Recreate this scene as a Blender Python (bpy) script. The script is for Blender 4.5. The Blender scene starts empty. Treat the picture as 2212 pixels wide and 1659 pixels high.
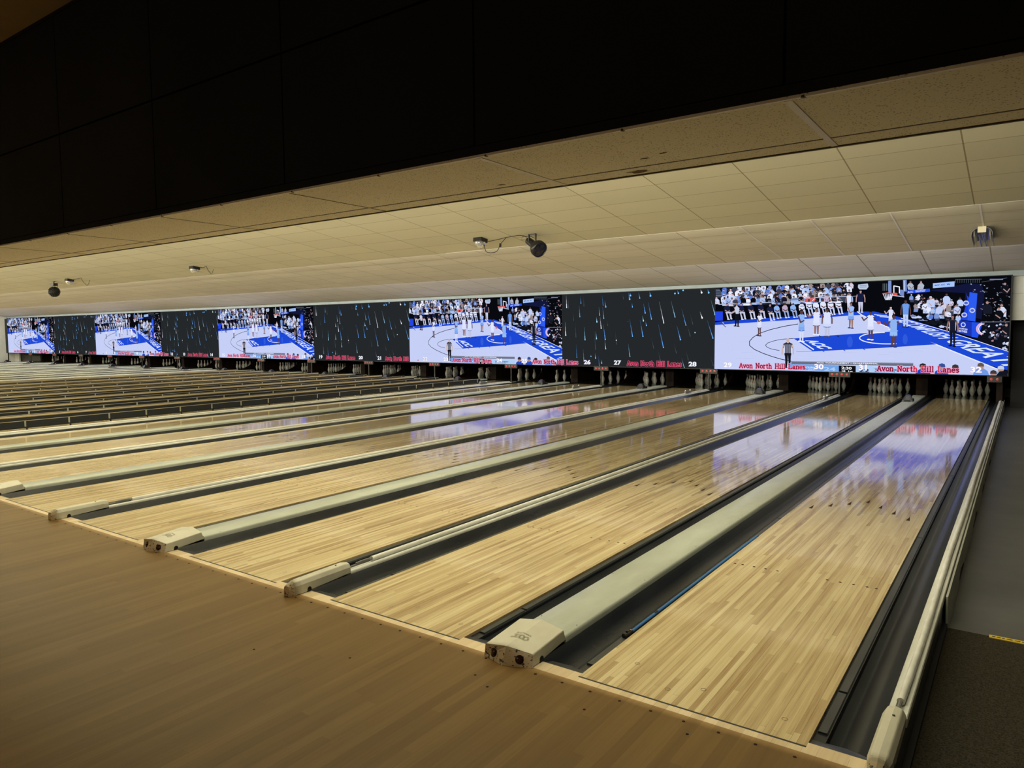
import bpy, bmesh, math, random
from mathutils import Vector, Matrix
PI = math.pi
sc = bpy.context.scene
C = sc.collection

# ------------------------------------------------------------------ camera
CX, CY, CZ = 1.1867, -2.95926, 1.66912
YAW, PITCH, ROLL, FPX = 0.61747, -0.07067, -0.0076, 1557.989
cam = bpy.data.cameras.new('camera'); cam.sensor_fit = 'HORIZONTAL'; cam.sensor_width = 36.0
cam.lens = FPX * 36.0 / 2212.0; cam.clip_start = 0.05; cam.clip_end = 200
co = bpy.data.objects.new('camera', cam); C.objects.link(co); sc.camera = co
_f = Vector((-math.sin(YAW) * math.cos(PITCH), math.cos(YAW) * math.cos(PITCH), math.sin(PITCH)))
_r = Vector((math.cos(YAW), math.sin(YAW), 0)); _u = _r.cross(_f)
_R = _r * math.cos(ROLL) + _u * math.sin(ROLL); _U = -_r * math.sin(ROLL) + _u * math.cos(ROLL)
M = Matrix((( _R.x, _U.x, -_f.x), (_R.y, _U.y, -_f.y), (_R.z, _U.z, -_f.z)))
co.matrix_world = Matrix.Translation((CX, CY, CZ)) @ M.to_4x4()

# ------------------------------------------------------------------ world, exposure, lights
w = bpy.data.worlds.new('world'); sc.world = w; w.use_nodes = True
w.node_tree.nodes['Background'].inputs[0].default_value = (1.0, 0.88, 0.7, 1)
w.node_tree.nodes['Background'].inputs[1].default_value = 0.02
sc.view_settings.view_transform = 'Standard'; sc.view_settings.look = 'None'
sc.view_settings.exposure = 0.0; sc.view_settings.gamma = 1.0
try: sc.view_settings.use_curve_mapping = False
except Exception: pass

def strip_light(name, x0, x1, y, z, wid, power, col, rx=0.0):
    l = bpy.data.lights.new(name, 'AREA'); l.shape = 'RECTANGLE'; l.size = x1 - x0; l.size_y = wid
    l.energy = power; l.color = col
    o = bpy.data.objects.new(name, l); C.objects.link(o)
    o.location = ((x0 + x1) / 2, y, z); o.rotation_euler = (rx, 0, 0)
    return o
LX0, LX1 = -54.0, 1.1
WARM = (1.0, 0.94, 0.72); NEUT = (1.0, 0.98, 0.94)
# fluorescent tubes hidden behind the dropped fascia and behind each ceiling step
strip_light('tube_light_fascia', LX0, LX1, 0.240, 3.75, 0.03, 930, WARM, math.radians(12))
strip_light('tube_light_fascia_uplight', LX0, LX1, 0.35, 2.9, 0.10, 2250, WARM, math.radians(112))
strip_light('tube_light_step_one', LX0, LX1, 9.12, 3.55, 0.08, 1080, WARM, math.radians(75))
strip_light('tube_light_step_two', LX0, LX1, 13.28, 3.36, 0.08, 1100, NEUT, math.radians(88))
strip_light('lounge_lights', LX0, 3.2, -9.0, 3.6, 0.8, 400, (1.0, 0.77, 0.44), math.radians(10))

# ------------------------------------------------------------------ helpers
def lin(c):
    return tuple(((v / 255) / 12.92 if v / 255 <= 0.04045 else ((v / 255 + 0.055) / 1.055) ** 2.4) for v in c)
def mat(name, col, rough=0.5, metal=0.0, spec=0.5, emit=None, estr=1.0, coat=0.0):
    m = bpy.data.materials.new(name); m.use_nodes = True
    b = m.node_tree.nodes['Principled BSDF']
    b.inputs['Base Color'].default_value = (*col, 1); b.inputs['Roughness'].default_value = rough
    b.inputs['Metallic'].default_value = metal; b.inputs['Specular IOR Level'].default_value = spec
    b.inputs['Coat Weight'].default_value = coat
    if emit:
        b.inputs['Emission Color'].default_value = (*emit, 1); b.inputs['Emission Strength'].default_value = estr
    return m
class NT:
    """small wrapper to write node maths"""
    def __init__(s, m): s.t = m.node_tree; s.b = s.t.nodes['Principled BSDF']
    def n(s, k, **p):
        x = s.t.nodes.new(k)
        for a, v in p.items(): setattr(x, a, v)
        return x
    def l(s, a, b): s.t.links.new(a, b)
    def m(s, op, a, b=None, c=None):
        x = s.n('ShaderNodeMath', operation=op)
        for i, v in enumerate((a, b, c)):
            if v is None: continue
            if isinstance(v, (int, float)): x.inputs[i].default_value = v
            else: s.l(v, x.inputs[i])
        return x.outputs[0]
    def pos(s):
        g = s.n('ShaderNodeNewGeometry'); q = s.n('ShaderNodeSeparateXYZ'); s.l(g.outputs['Position'], q.inputs[0])
        return g.outputs['Position'], q.outputs
    def white(s, a, b):
        c = s.n('ShaderNodeCombineXYZ'); s.l(a, c.inputs[0]); s.l(b, c.inputs[1])
        x = s.n('ShaderNodeTexWhiteNoise'); s.l(c.outputs[0], x.inputs[0]); return x.outputs[0]
    def noise(s, vec, scale, detail=3, rough=0.5):
        x = s.n('ShaderNodeTexNoise'); s.l(vec, x.inputs['Vector']); x.inputs['Scale'].default_value = scale
        x.inputs['Detail'].default_value = detail; x.inputs['Roughness'].default_value = rough; return x.outputs[0]
    def scalev(s, vec, v):
        x = s.n('ShaderNodeVectorMath', operation='MULTIPLY'); s.l(vec, x.inputs[0]); x.inputs[1].default_value = v; return x.outputs[0]
    def ramp(s, f, stops):
        x = s.n('ShaderNodeValToRGB'); r = x.color_ramp
        while len(r.elements) < len(stops): r.elements.new(0.5)
        for e, (p, c) in zip(r.elements, stops): e.position = p; e.color = (*c, 1)
        s.l(f, x.inputs[0]); return x.outputs[0]
    def mix(s, f, a, b, kind='MIX'):
        x = s.n('ShaderNodeMix', data_type='RGBA', blend_type=kind)
        for i, v in ((0, f), (6, a), (7, b)):
            if isinstance(v, (int, float)): x.inputs[i].default_value = v
            elif isinstance(v, tuple): x.inputs[i].default_value = (*v, 1)
            else: s.l(v, x.inputs[i])
        return x.outputs[2]
    def bump(s, h, strength=0.2, dist=0.01):
        x = s.n('ShaderNodeBump'); x.inputs['Strength'].default_value = strength; x.inputs['Distance'].default_value = dist
        s.l(h, x.inputs['Height']); s.l(x.outputs[0], s.b.inputs['Normal']); s.l(x.outputs[0], s.b.inputs['Coat Normal'])

def wood(name, cols, bw, bl, seam, rough, seamcol, coat=0.0, seamw=0.03, lanes=False, rndw=0.22):
    m = mat(name, cols[0], rough, spec=0.5 if lanes else 0.25); t = NT(m); P, (x, y, z) = t.pos()
    rx = t.m('DIVIDE', x, bw); row = t.m('FLOOR', rx); fx = t.m('FRACT', rx)
    one = t.m('MULTIPLY', row, 0.0)
    sh = t.white(row, one); yy = t.m('ADD', t.m('DIVIDE', y, bl), t.m('MULTIPLY', sh, 7.3))
    cell = t.m('FLOOR', yy); fy = t.m('FRACT', yy)
    rnd = t.white(row, cell)
    grain = t.noise(t.scalev(P, (90, 3.0, 1)), 1.0, 3, 0.6)
    big = t.noise(t.scalev(P, (6, 0.8, 1)), 1.0, 3, 0.6)
    strk = t.noise(t.scalev(P, (26, 0.45, 1)), 1.0, 3, 0.65)
    f = t.m('ADD', t.m('MULTIPLY', rnd, rndw), t.m('ADD', t.m('MULTIPLY', grain, 0.22), t.m('ADD', t.m('MULTIPLY', strk, 0.56 - rndw), t.m('MULTIPLY', big, 0.22))))
    c = t.ramp(f, [(0.34, cols[0]), (0.5, cols[1]), (0.66, cols[2])])
    # seams: thin lines whose darkness varies from board to board
    s1 = t.m('LESS_THAN', fx, seamw); k = t.white(row, t.m('ADD', t.m('FLOOR', t.m('MULTIPLY', y, 0.9)), 0.5))
    sa = t.m('MULTIPLY', s1, t.m('POWER', k, 0.9))
    s2 = t.m('MULTIPLY', t.m('LESS_THAN', fy, 0.0016 / bl), 0.6)
    sm = t.m('MULTIPLY', t.m('MAXIMUM', sa, s2), seam)
    c = t.mix(sm, c, seamcol)
    t.l(c, t.b.inputs['Base Color'])
    if lanes:
        # the oiled, freshly buffed part is glossier than the worn heads by the foul line
        mr = t.n('ShaderNodeMapRange'); t.l(y, mr.inputs[0]); mr.inputs[1].default_value = 0.0; mr.inputs[2].default_value = 7.0
        t.b.inputs['Coat Weight'].default_value = 0.62; t.b.inputs['Coat Roughness'].default_value = 0.055; t.b.inputs['Coat IOR'].default_value = 1.5
        mr.inputs[3].default_value = rough + 0.16; mr.inputs[4].default_value = rough
        n2 = t.noise(t.scalev(P, (3, 1.2, 1)), 1.0, 4, 0.6)
        t.l(t.m('ADD', mr.outputs[0], t.m('MULTIPLY', t.m('SUBTRACT', n2, 0.5), 0.05)), t.b.inputs['Roughness'])
        wav = t.noise(t.scalev(P, (14, 5, 1)), 1.0, 2, 0.5)
        t.bump(t.m('ADD', t.m('MULTIPLY', wav, 0.25), t.m('MULTIPLY', s1, -0.25)), 0.10, 0.003)
    else:
        t.bump(t.m('ADD', t.m('MULTIPLY', big, 0.3), t.m('MULTIPLY', s1, -0.3)), 0.10, 0.003)
    return m
def tiles(name, base, seamx, seamy, x0, pitch, y0, rowp, wx, wy, colx, coly, speck=0.0):
    m = mat(name, base, 0.9, spec=0.15); t = NT(m); P, (x, y, z) = t.pos()
    fx = t.m('FRACT', t.m('ADD', t.m('DIVIDE', t.m('SUBTRACT', x, x0 - wx / 2), pitch), 200.0))
    fy = t.m('FRACT', t.m('ADD', t.m('DIVIDE', t.m('SUBTRACT', y, y0 - wy / 2), rowp), 200.0))
    cx = t.m('FLOOR', t.m('DIVIDE', t.m('SUBTRACT', x, x0), pitch)); cy = t.m('FLOOR', t.m('DIVIDE', t.m('SUBTRACT', y, y0), rowp))
    rnd = t.white(cx, cy)
    n = t.noise(P, 60.0, 3, 0.6); big = t.noise(P, 0.8, 2, 0.5)
    br = t.m('ADD', 0.86, t.m('ADD', t.m('MULTIPLY', rnd, 0.06), t.m('ADD', t.m('MULTIPLY', n, 0.10), t.m('MULTIPLY', big, 0.08))))
    cc = t.n('ShaderNodeCombineColor'); [t.l(br, cc.inputs[i]) for i in range(3)]
    c = t.mix(1.0, base, cc.outputs[0], 'MULTIPLY')
    if speck:
        v = t.n('ShaderNodeTexVoronoi'); v.inputs['Scale'].default_value = 85.0; t.l(P, v.inputs['Vector'])
        v.inputs['Randomness'].default_value = 1.0
        nn = t.noise(P, 22.0, 2, 0.5)
        d = t.m('LESS_THAN', t.m('ADD', v.outputs['Distance'], t.m('MULTIPLY', nn, -0.34)), 0.055)
        c = t.mix(t.m('MULTIPLY', d, speck), c, tuple(v_ * 0.25 for v_ in base))
    c = t.mix(t.m('MULTIPLY', t.m('LESS_THAN', fy, wy / rowp), seamy), c, coly)
    c = t.mix(t.m('MULTIPLY', t.m('LESS_THAN', fx, wx / pitch), seamx), c, colx)
    t.l(c, t.b.inputs['Base Color']); t.bump(n, 0.15, 0.004)
    return m
def mottle(name, c1, c2, scale, rough, detail=4, bump=0.0, stretch=(1, 1, 1), spec=0.5, thr=(0.35, 0.65)):
    m = mat(name, c1, rough, spec=spec); t = NT(m); P, _ = t.pos()
    n = t.noise(t.scalev(P, stretch), scale, detail, 0.6)
    t.l(t.ramp(n, [(thr[0], c1), (thr[1], c2)]), t.b.inputs['Base Color'])
    if bump: t.bump(n, bump, 0.004)
    return m
MT = {}
MT['lane'] = wood('lane_wood', [(0.32, 0.205, 0.085), (0.55, 0.43, 0.22), (0.70, 0.585, 0.34)], 0.02703, 1.15, 0.85, 0.09, (0.15, 0.09, 0.035), lanes=True, seamw=0.055)
MT['approach'] = wood('approach_wood', [(0.275, 0.165, 0.060), (0.325, 0.20, 0.076), (0.385, 0.245, 0.098)], 0.0572, 1.6, 0.7, 0.38, (0.20, 0.12, 0.05), seamw=0.02, rndw=0.2)
MT['maple'] = wood('maple_edge_wood', [(0.55, 0.43, 0.26), (0.66, 0.53, 0.33), (0.76, 0.63, 0.42)], 0.0572, 5, 0.7, 0.3, (0.25, 0.14, 0.07), seamw=0.03)
MT['gutter'] = mottle('gutter_plastic', (0.013, 0.016, 0.021), (0.024, 0.028, 0.035), 3.0, 0.26, 4, 0.0, (4, 0.6, 1))
MT['ledge'] = mottle('gutter_ledge', (0.030, 0.034, 0.036), (0.055, 0.058, 0.058), 4.0, 0.4, 4, 0.0, (4, 0.6, 1))
MT['black'] = mat('black_rubber', (0.006, 0.006, 0.007), 0.5)
MT['blackline'] = mat('foul_line_black', (0.02, 0.022, 0.022), 0.45)
MT['mark'] = mat('dark_inlay', (0.03, 0.013, 0.009), 0.6, spec=0.15)
MT['cap'] = mottle('cap_cream_paint', (0.40, 0.43, 0.36), (0.47, 0.50, 0.43), 5.0, 0.28, 5, 0.02, (2, 0.6, 1))
MT['hood'] = mottle('hood_cream_paint', (0.52, 0.50, 0.39), (0.58, 0.56, 0.44), 9.0, 0.42, 5, 0.02)
MT['chip'] = mottle('chipped_cream_paint', (0.06, 0.045, 0.035), (0.68, 0.58, 0.43), 48.0, 0.6, 7, 0.1, (1, 1, 1.8), thr=(0.40, 0.43))
MT['rail'] = mottle('white_rail_paint', (0.60, 0.61, 0.55), (0.68, 0.69, 0.63), 6.0, 0.30, 3)
MT['foam'] = mottle('translucent_tube', (0.62, 0.62, 0.55), (0.78, 0.78, 0.72), 9.0, 0.25, 3, 0.05, (3, 0.6, 3))
MT['lens'] = mat('dark_red_lens', (0.035, 0.008, 0.008), 0.12)
MT['dark'] = mat('matt_black', (0.004, 0.004, 0.005), 0.7)
MT['fascia'] = mottle('black_fascia_paint', (0.011, 0.014, 0.020), (0.015, 0.019, 0.027), 1.2, 0.7, 3, spec=0.08)
MT['kick'] = mottle('dark_brown_kickback', (0.006, 0.003, 0.0025), (0.020, 0.010, 0.007), 6.0, 0.6, 4, 0.0, (1, 1, 0.3), spec=0.1)
MT['pit'] = mat('pit_black', (0.003, 0.003, 0.004), 0.8, spec=0.1)
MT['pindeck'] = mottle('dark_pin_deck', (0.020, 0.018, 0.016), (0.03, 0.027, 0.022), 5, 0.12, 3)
MT['pin'] = mat('pin_white', (0.52, 0.54, 0.52), 0.25)
MT['pinred'] = mat('pin_red', (0.45, 0.03, 0.03), 0.3)
MT['hoodblack'] = mat('black_camera_hood', (0.014, 0.014, 0.017), 0.32)
MT['grey'] = mat('grey_sensor', (0.16, 0.16, 0.15), 0.4)
MT['whiteknob'] = mat('white_knob', (0.85, 0.85, 0.82), 0.3)
MT['box'] = mat('indicator_box', (0.012, 0.012, 0.012), 0.4)
MT['redlamp'] = mat('red_lamp', (0.25, 0.02, 0.025), 0.25, emit=(0.75, 0.05, 0.06), estr=0.35)
MT['redlamp_dim'] = mat('red_lamp_dim', (0.30, 0.05, 0.05), 0.25, emit=(0.75, 0.08, 0.08), estr=0.10)
MT['fence'] = mat('bumper_rail_grey', (0.018, 0.021, 0.024), 0.35)
MT['fencetop'] = mat('bumper_rail_top', (0.42, 0.36, 0.24), 0.35)
MT['fenceleg'] = mat('bumper_leg_grey', (0.36, 0.33, 0.25), 0.4)
MT['blue'] = mat('blue_rod', (0.035, 0.17, 0.48), 0.4)
MT['wall'] = mottle('white_wall_paint', (0.50, 0.50, 0.44), (0.55, 0.55, 0.48), 2.0, 0.8, 3)
MT['beam'] = mottle('pale_green_beam', (0.25, 0.29, 0.28), (0.29, 0.33, 0.315), 2.0, 0.6, 3)
MT['concrete'] = mottle('grey_painted_concrete', (0.060, 0.061, 0.060), (0.095, 0.096, 0.094), 1.6, 0.42, 6, 0.02)
MT['carpet'] = mottle('brown_grey_carpet', (0.018, 0.015, 0.010), (0.055, 0.048, 0.034), 140.0, 0.95, 3, 0.5, spec=0.1)
MT['skirt'] = mottle('pale_side_board', (0.33, 0.33, 0.28), (0.42, 0.42, 0.36), 5.0, 0.55, 4, 0.02, (1, 0.5, 1))
MT['tape'] = mat('yellow_tape', (0.60, 0.43, 0.04), 0.5)
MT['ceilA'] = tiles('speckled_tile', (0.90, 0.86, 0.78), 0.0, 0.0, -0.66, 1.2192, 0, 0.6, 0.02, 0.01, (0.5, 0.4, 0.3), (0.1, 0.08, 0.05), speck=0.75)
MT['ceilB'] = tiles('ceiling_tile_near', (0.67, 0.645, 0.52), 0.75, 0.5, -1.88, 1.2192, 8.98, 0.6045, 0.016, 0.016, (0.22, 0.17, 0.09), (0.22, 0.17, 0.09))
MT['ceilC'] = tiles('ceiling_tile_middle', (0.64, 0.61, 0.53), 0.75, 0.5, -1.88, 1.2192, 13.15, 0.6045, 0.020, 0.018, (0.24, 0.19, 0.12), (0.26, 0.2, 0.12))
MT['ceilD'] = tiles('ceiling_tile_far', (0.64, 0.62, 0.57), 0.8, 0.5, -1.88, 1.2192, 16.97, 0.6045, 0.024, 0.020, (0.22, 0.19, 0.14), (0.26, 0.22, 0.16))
MT['tbar'] = mat('pale_ceiling_t_bar', (0.74, 0.70, 0.68), 0.4)
MT['tbard'] = mat('dark_ceiling_joint', (0.10, 0.075, 0.04), 0.6)
MT['stain'] = mat('water_stain', (0.14, 0.09, 0.045), 0.9)
MT['loungeceil'] = mottle('lounge_ceiling', (0.46, 0.40, 0.30), (0.50, 0.44, 0.33), 3, 0.9)
MT['chrome'] = mat('bright_metal', (0.6, 0.6, 0.6), 0.25, metal=1.0)
MT['clear'] = mat('clear_dome', (0.8, 0.8, 0.8), 0.1)
MT['clear'].node_tree.nodes['Principled BSDF'].inputs['Transmission Weight'].default_value = 0.75
MT['creammetal'] = mat('cream_metal', (0.55, 0.5, 0.36), 0.4)
MT['reflector'] = mat('lavender_reflector', (0.16, 0.155, 0.18), 0.3, metal=0.5)
MT['uvtube'] = mat('dark_blue_tube', (0.012, 0.016, 0.07), 0.1)
MT['logo'] = mat('grey_printed_logo', (0.30, 0.28, 0.20), 0.5)

def link(o, parent=None):
    C.objects.link(o)
    if parent: o.parent = parent
    return o
def mesh_obj(name, verts, faces, m, parent=None, smooth=False, mi=None):
    me = bpy.data.meshes.new(name); me.from_pydata([tuple(v) for v in verts], [], faces)
    ms = m if isinstance(m, (list, tuple)) else [m]
    for k in ms: me.materials.append(MT[k] if isinstance(k, str) else k)
    if mi: me.polygons.foreach_set('material_index', mi)
    if smooth: me.polygons.foreach_set('use_smooth', [True] * len(me.polygons))
    me.update(); return link(bpy.data.objects.new(name, me), parent)
class MB:
    """collects shapes into one mesh"""
    def __init__(s): s.v = []; s.f = []; s.mi = []; s.cur = 0
    def add(s, vs, fs):
        n = len(s.v); s.v += [tuple(v) for v in vs]; s.f += [tuple(i + n for i in f) for f in fs]; s.mi += [s.cur] * len(fs); return s
    def box(s, x0, x1, y0, y1, z0, z1):
        return s.add([(x0, y0, z0), (x1, y0, z0), (x1, y1, z0), (x0, y1, z0), (x0, y0, z1), (x1, y0, z1), (x1, y1, z1), (x0, y1, z1)],
                     [(0, 3, 2, 1), (4, 5, 6, 7), (0, 1, 5, 4), (1, 2, 6, 5), (2, 3, 7, 6), (3, 0, 4, 7)])
    def prof(s, pts, y0, y1, closed=True, caps=True):
        """profile in (x,z) extruded along y"""
        n = len(pts); vs = [(x, y0, z) for x, z in pts] + [(x, y1, z) for x, z in pts]
        fs = [(i, (i + 1) % n, n + (i + 1) % n, n + i) for i in range(n if closed else n - 1)]
        if caps and closed: fs += [tuple(range(n))[::-1], tuple(range(n, 2 * n))]
        return s.add(vs, fs)
    def tube(s, path, r, n=8, caps=True):
        path = [Vector(p) for p in path]; vs = []; fs = []
        up = Vector((0, 0, 1)); prev = None
        for i, p in enumerate(path):
            a = path[max(i - 1, 0)]; b = path[min(i + 1, len(path) - 1)]; d = (b - a).normalized()
            if prev is None:
                q = up if abs(d.z) < 0.9 else Vector((1, 0, 0)); u = d.cross(q).normalized()
            else: u = (prev - d * prev.dot(d)).normalized()
            prev = u; v = d.cross(u); rr = r[i] if isinstance(r, (list, tuple)) else r
            vs += [p + (u * math.cos(2 * PI * k / n) + v * math.sin(2 * PI * k / n)) * rr for k in range(n)]
        for i in range(len(path) - 1):
            for k in range(n): fs.append((i * n + k, i * n + (k + 1) % n, (i + 1) * n + (k + 1) % n, (i + 1) * n + k))
        if caps: fs += [tuple(range(n))[::-1], tuple(range((len(path) - 1) * n, len(path) * n))]
        return s.add(vs, fs)
    def lathe(s, pr, c=(0, 0, 0), n=20, mis=None):
        c = Vector(c); vs = [c + Vector((r * math.cos(2 * PI * k / n), r * math.sin(2 * PI * k / n), z)) for r, z in pr for k in range(n)]
        old = s.cur
        b = len(s.v); s.v += [tuple(v) for v in vs]
        for i in range(len(pr) - 1):
            for k in range(n):
                s.f.append((b + i * n + k, b + i * n + (k + 1) % n, b + (i + 1) * n + (k + 1) % n, b + (i + 1) * n + k)); s.mi.append(mis[i] if mis else s.cur)
        return s
    def build(s, name, m, parent=None, smooth=False):
        return mesh_obj(name, s.v, s.f, m, parent, smooth, s.mi)
def tag(o, label=None, cat=None, group=None, kind=None):
    if label: o['label'] = label
    if cat: o['category'] = cat
    if group: o['group'] = group
    if kind: o['kind'] = kind
    return o
def thing(name, loc, label, cat, group=None):
    o = bpy.data.objects.new(name, None); o.empty_display_size = 0.1; link(o); o.location = loc
    return tag(o, label, cat, group)
def copy_tree(o, parent=None):
    c = o.copy(); C.objects.link(c)
    if parent: c.parent = parent
    for ch in [x for x in bpy.data.objects if x.parent == o]: copy_tree(ch, c)
    return c
def structure(o): o['kind'] = 'structure'; return o
def auto_smooth(o, ang=40):
    me = o.data
    me.polygons.foreach_set('use_smooth', [True] * len(me.polygons))
    try: me.set_sharp_from_angle(angle=math.radians(ang))
    except Exception: pass
    return o

# ------------------------------------------------------------------ lane layout
SW, SN, HL, GW = 1.8013, 1.5974, 0.52705, 0.2349      # centre pitch over a wide / a narrow divider, half lane, gutter
LC = {32: 0.0}
for k in range(31, 0, -1): LC[k] = LC[k + 1] - (SW if (k + 1) % 2 == 0 else SN)
WIDE = {k: (LC[k] + LC[k + 1]) / 2 for k in range(1, 32, 2)}      # between k and k+1
NARR = {k: (LC[k] + LC[k + 1]) / 2 for k in range(2, 32, 2)}
LW = LC[1] - 1.45                                                   # left wall
NAMES = {i: str(i) for i in range(1, 33)}

# ------------------------------------------------------------------ the setting
m = MB(); m.box(LW, 0.86, -9.5, -0.055, -0.03, 0.0)
structure(m.build('floor', 'approach'))
m = MB()
m.box(LW, 0.845, -0.055, -0.012, -0.03, 0.0)
for k in range(1, 33):
    xr = LC[k] + HL; xn = (LC[k + 1] - HL) if k < 32 else 0.845
    m.box(xr, xn, -0.012, 0.03, -0.03, 0.0)
o = structure(m.build('trim_1', 'maple')); o['label'] = 'pale maple strip along the foul line'
# screw plugs along the strip
m = MB()
for i in range(-44, 6):
    x = i * 0.1525 + 0.05
    m.lathe([(0.0, 0.0006), (0.0075, 0.0006), (0.0075, -0.002)], (x, -0.105, 0), 10)
for x, y in [(-0.95, -0.28), (-0.83, -0.34), (-1.6, -0.5), (0.1, -0.19), (-2.1, -0.72), (-0.35, -0.26)]:
    m.lathe([(0.0, 0.0006), (0.007, 0.0006), (0.007, -0.002)], (x, y, 0), 8)
structure(m.build('trim_2', 'mark'))
structure(MB().box(LW, 0.86, 0.03, 20.6, -0.20, -0.14).build('floor_under_lanes', 'dark'))
structure(MB().box(0.86, 4.2, 2.13, 20.6, -0.20, -0.17).build('floor_concrete', 'concrete'))
structure(MB().box(0.86, 4.2, -9.5, 2.13, -0.20, -0.168).build('floor_carpet', 'carpet'))
t = MB().box(1.075, 1.75, 2.10, 2.145, -0.168, -0.164).build('hazard_tape', 'tape')
tag(t, 'yellow warning tape stuck where the carpet meets the grey concrete', 'tape')
m = MB(); rr = random.Random(4)
x = 1.09
while x < 1.72:
    d = rr.uniform(0.012, 0.03); m.box(x, x + d, 2.117, 2.127, -0.164, -0.1632); x += d + rr.uniform(0.006, 0.014)
m.build('tape_print', 'black', t)

structure(MB().box(LW - 0.15, LW, -9.5, 20.6, -0.2, 4.6).build('wall_left', 'wall'))
structure(MB().box(4.2, 4.35, -9.5, 20.6, -0.2, 4.6).build('wall_right', 'dark'))
structure(MB().box(LW, 4.2, -9.7, -9.5, -0.2, 4.6).build('wall_near', 'loungeceil'))
structure(MB().box(LW, 4.2, 20.5, 20.6, -0.2, 4.6).build('wall_back', 'dark'))
# masking wall that carries the screens, with the pale beam above it
structure(MB().box(LW, 0.905, 16.80, 16.90, 0.60, 2.86).build('wall_masking', 'dark'))
structure(MB().box(LW, 4.2, 16.90, 17.05, 2.86, 3.02).build('trim_3', 'beam'))
structure(MB().box(0.905, 4.2, 16.95, 17.10, 1.87, 2.86).build('wall_beside_screen', 'wall'))
structure(MB().box(0.905, 4.2, 16.93, 16.95, 2.47, 2.474).build('trim_4', 'logo'))
structure(MB().box(0.96, 4.2, 17.6, 17.7, -0.17, 1.9).build('wall_beside_pits', 'dark'))
structure(MB().box(LW, 0.96, 16.90, 20.5, 0.60, 0.64).build('ceiling_pit', 'pit'))
structure(MB().box(LW + 0.001, LW + 0.6, 17.3, 17.4, -0.14, 0.60).build('wall_pit_left', 'wall'))
# dropped black fascia over the foul line, with panel joints
m = MB(); m.box(LW, 4.2, -0.575, -0.56, 2.40, 3.88)
xs = [-0.667 + 1.2192 * i for i in range(-46, 6)]
for a in xs:
    for z0, z1 in ((2.43, 3.062), (3.074, 3.86)):
        x0, x1 = max(a + 0.005, LW), min(a + 1.2142, 4.2)
        if x1 > x0: m.box(x0, x1, -0.60, -0.575, z0, z1)
m.box(LW, 4.2, -0.605, -0.56, 2.392, 2.425)
m.box(LW, 4.2, -0.605, -0.56, 3.86, 3.885)
structure(m.build('wall_fascia', 'fascia'))
structure(MB().box(LW, 4.2, -9.5, -0.56, 3.885, 3.95).build('ceiling_lounge', 'loungeceil'))
# speckled strip under the fascia
m = MB(); m.box(LW, 4.2, -0.60, 0.115, 2.385, 2.40)
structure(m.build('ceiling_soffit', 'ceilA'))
m = MB()
m.box(LW, 4.2, -0.035, -0.028, 2.3835, 2.386)
m.box(LW, 4.2, 0.104, 0.118, 2.380, 2.386)
for i in range(-44, 0): m.box(-0.66 + 1.2192 * i - 0.004, -0.66 + 1.2192 * i + 0.004, -0.6, 0.115, 2.3835, 2.386)
structure(m.build('trim_5', 'tbard'))
m = MB(); m.box(LW, 4.2, -0.603, -0.590, 2.381, 2.387)
for i in range(0, 4): m.box(-0.66 + 1.2192 * i - 0.012, -0.66 + 1.2192 * i + 0.012, -0.58, 0.112, 2.3825, 2.387)
m.box(LW, 4.2, 0.118, 0.124, 2.383, 2.389)
m.box(LW, 4.2, -0.026, -0.022, 2.3832, 2.386)
structure(m.build('trim_6', 'tbar'))
m = MB(); rr = random.Random(8)
for x, y, r in [(-0.12, -0.16, 0.012), (-0.02, -0.20, 0.013), (-0.25, 0.05, 0.03), (-0.9, -0.09, 0.012)]:
    pts = []
    for k in range(14):
        a = 2 * PI * k / 14; q = r * rr.uniform(0.5, 1.15); pts.append((x + q * 1.9 * math.cos(a), y + q * math.sin(a), 2.3842))
    m.add(pts, [tuple(range(14))[::-1]])
structure(m.build('ceiling_stains', 'stain'))
m = MB()
for i in range(-44, 4):
    x = -0.66 + 0.6096 * i
    m.lathe([(0, 2.378), (0.008, 2.380), (0.008, 2.386)], (x + 0.05, -0.597, 0), 8)
structure(m.build('trim_7', 'black'))
structure(MB().box(LW, 4.2, 0.095, 0.115, 2.40, 4.30).build('wall_fascia_back', 'wall'))
# stepped ceiling over the lanes
def zB(y): return 3.385 + 0.138 * (8.98 - y)
def zC(y): return 3.20 + 0.124 * (13.15 - y)
def zD(y): return 2.975 + 0.133 * (16.97 - y)
def slope(name, y0, y1, fz, mt, ytop=None):
    m = MB(); T = 0.05
    m.add([(LW, y0, fz(y0)), (4.2, y0, fz(y0)), (4.2, y1, fz(y1)), (LW, y1, fz(y1)),
           (LW, y0, fz(y0) + T), (4.2, y0, fz(y0) + T), (4.2, y1, fz(y1) + T), (LW, y1, fz(y1) + T)],
          [(0, 1, 2, 3), (7, 6, 5, 4), (0, 4, 5, 1), (2, 6, 7, 3), (1, 5, 6, 2), (0, 3, 7, 4)])
    structure(m.build(name, mt))
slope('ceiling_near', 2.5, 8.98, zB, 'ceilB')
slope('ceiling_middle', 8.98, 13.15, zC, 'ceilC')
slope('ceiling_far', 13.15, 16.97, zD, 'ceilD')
structure(MB().box(LW, 4.2, 0.095, 2.5, zB(2.5), zB(2.5) + 0.05).build('ceiling_cove', 'ceilB'))
structure(MB().box(LW, 4.2, 8.975, 8.985, 3.40, 3.74).build('ceiling_step_one', 'wall'))
structure(MB().box(LW, 4.2, 13.145, 13.155, 3.21, 3.5).build('ceiling_step_two', 'wall'))
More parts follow.
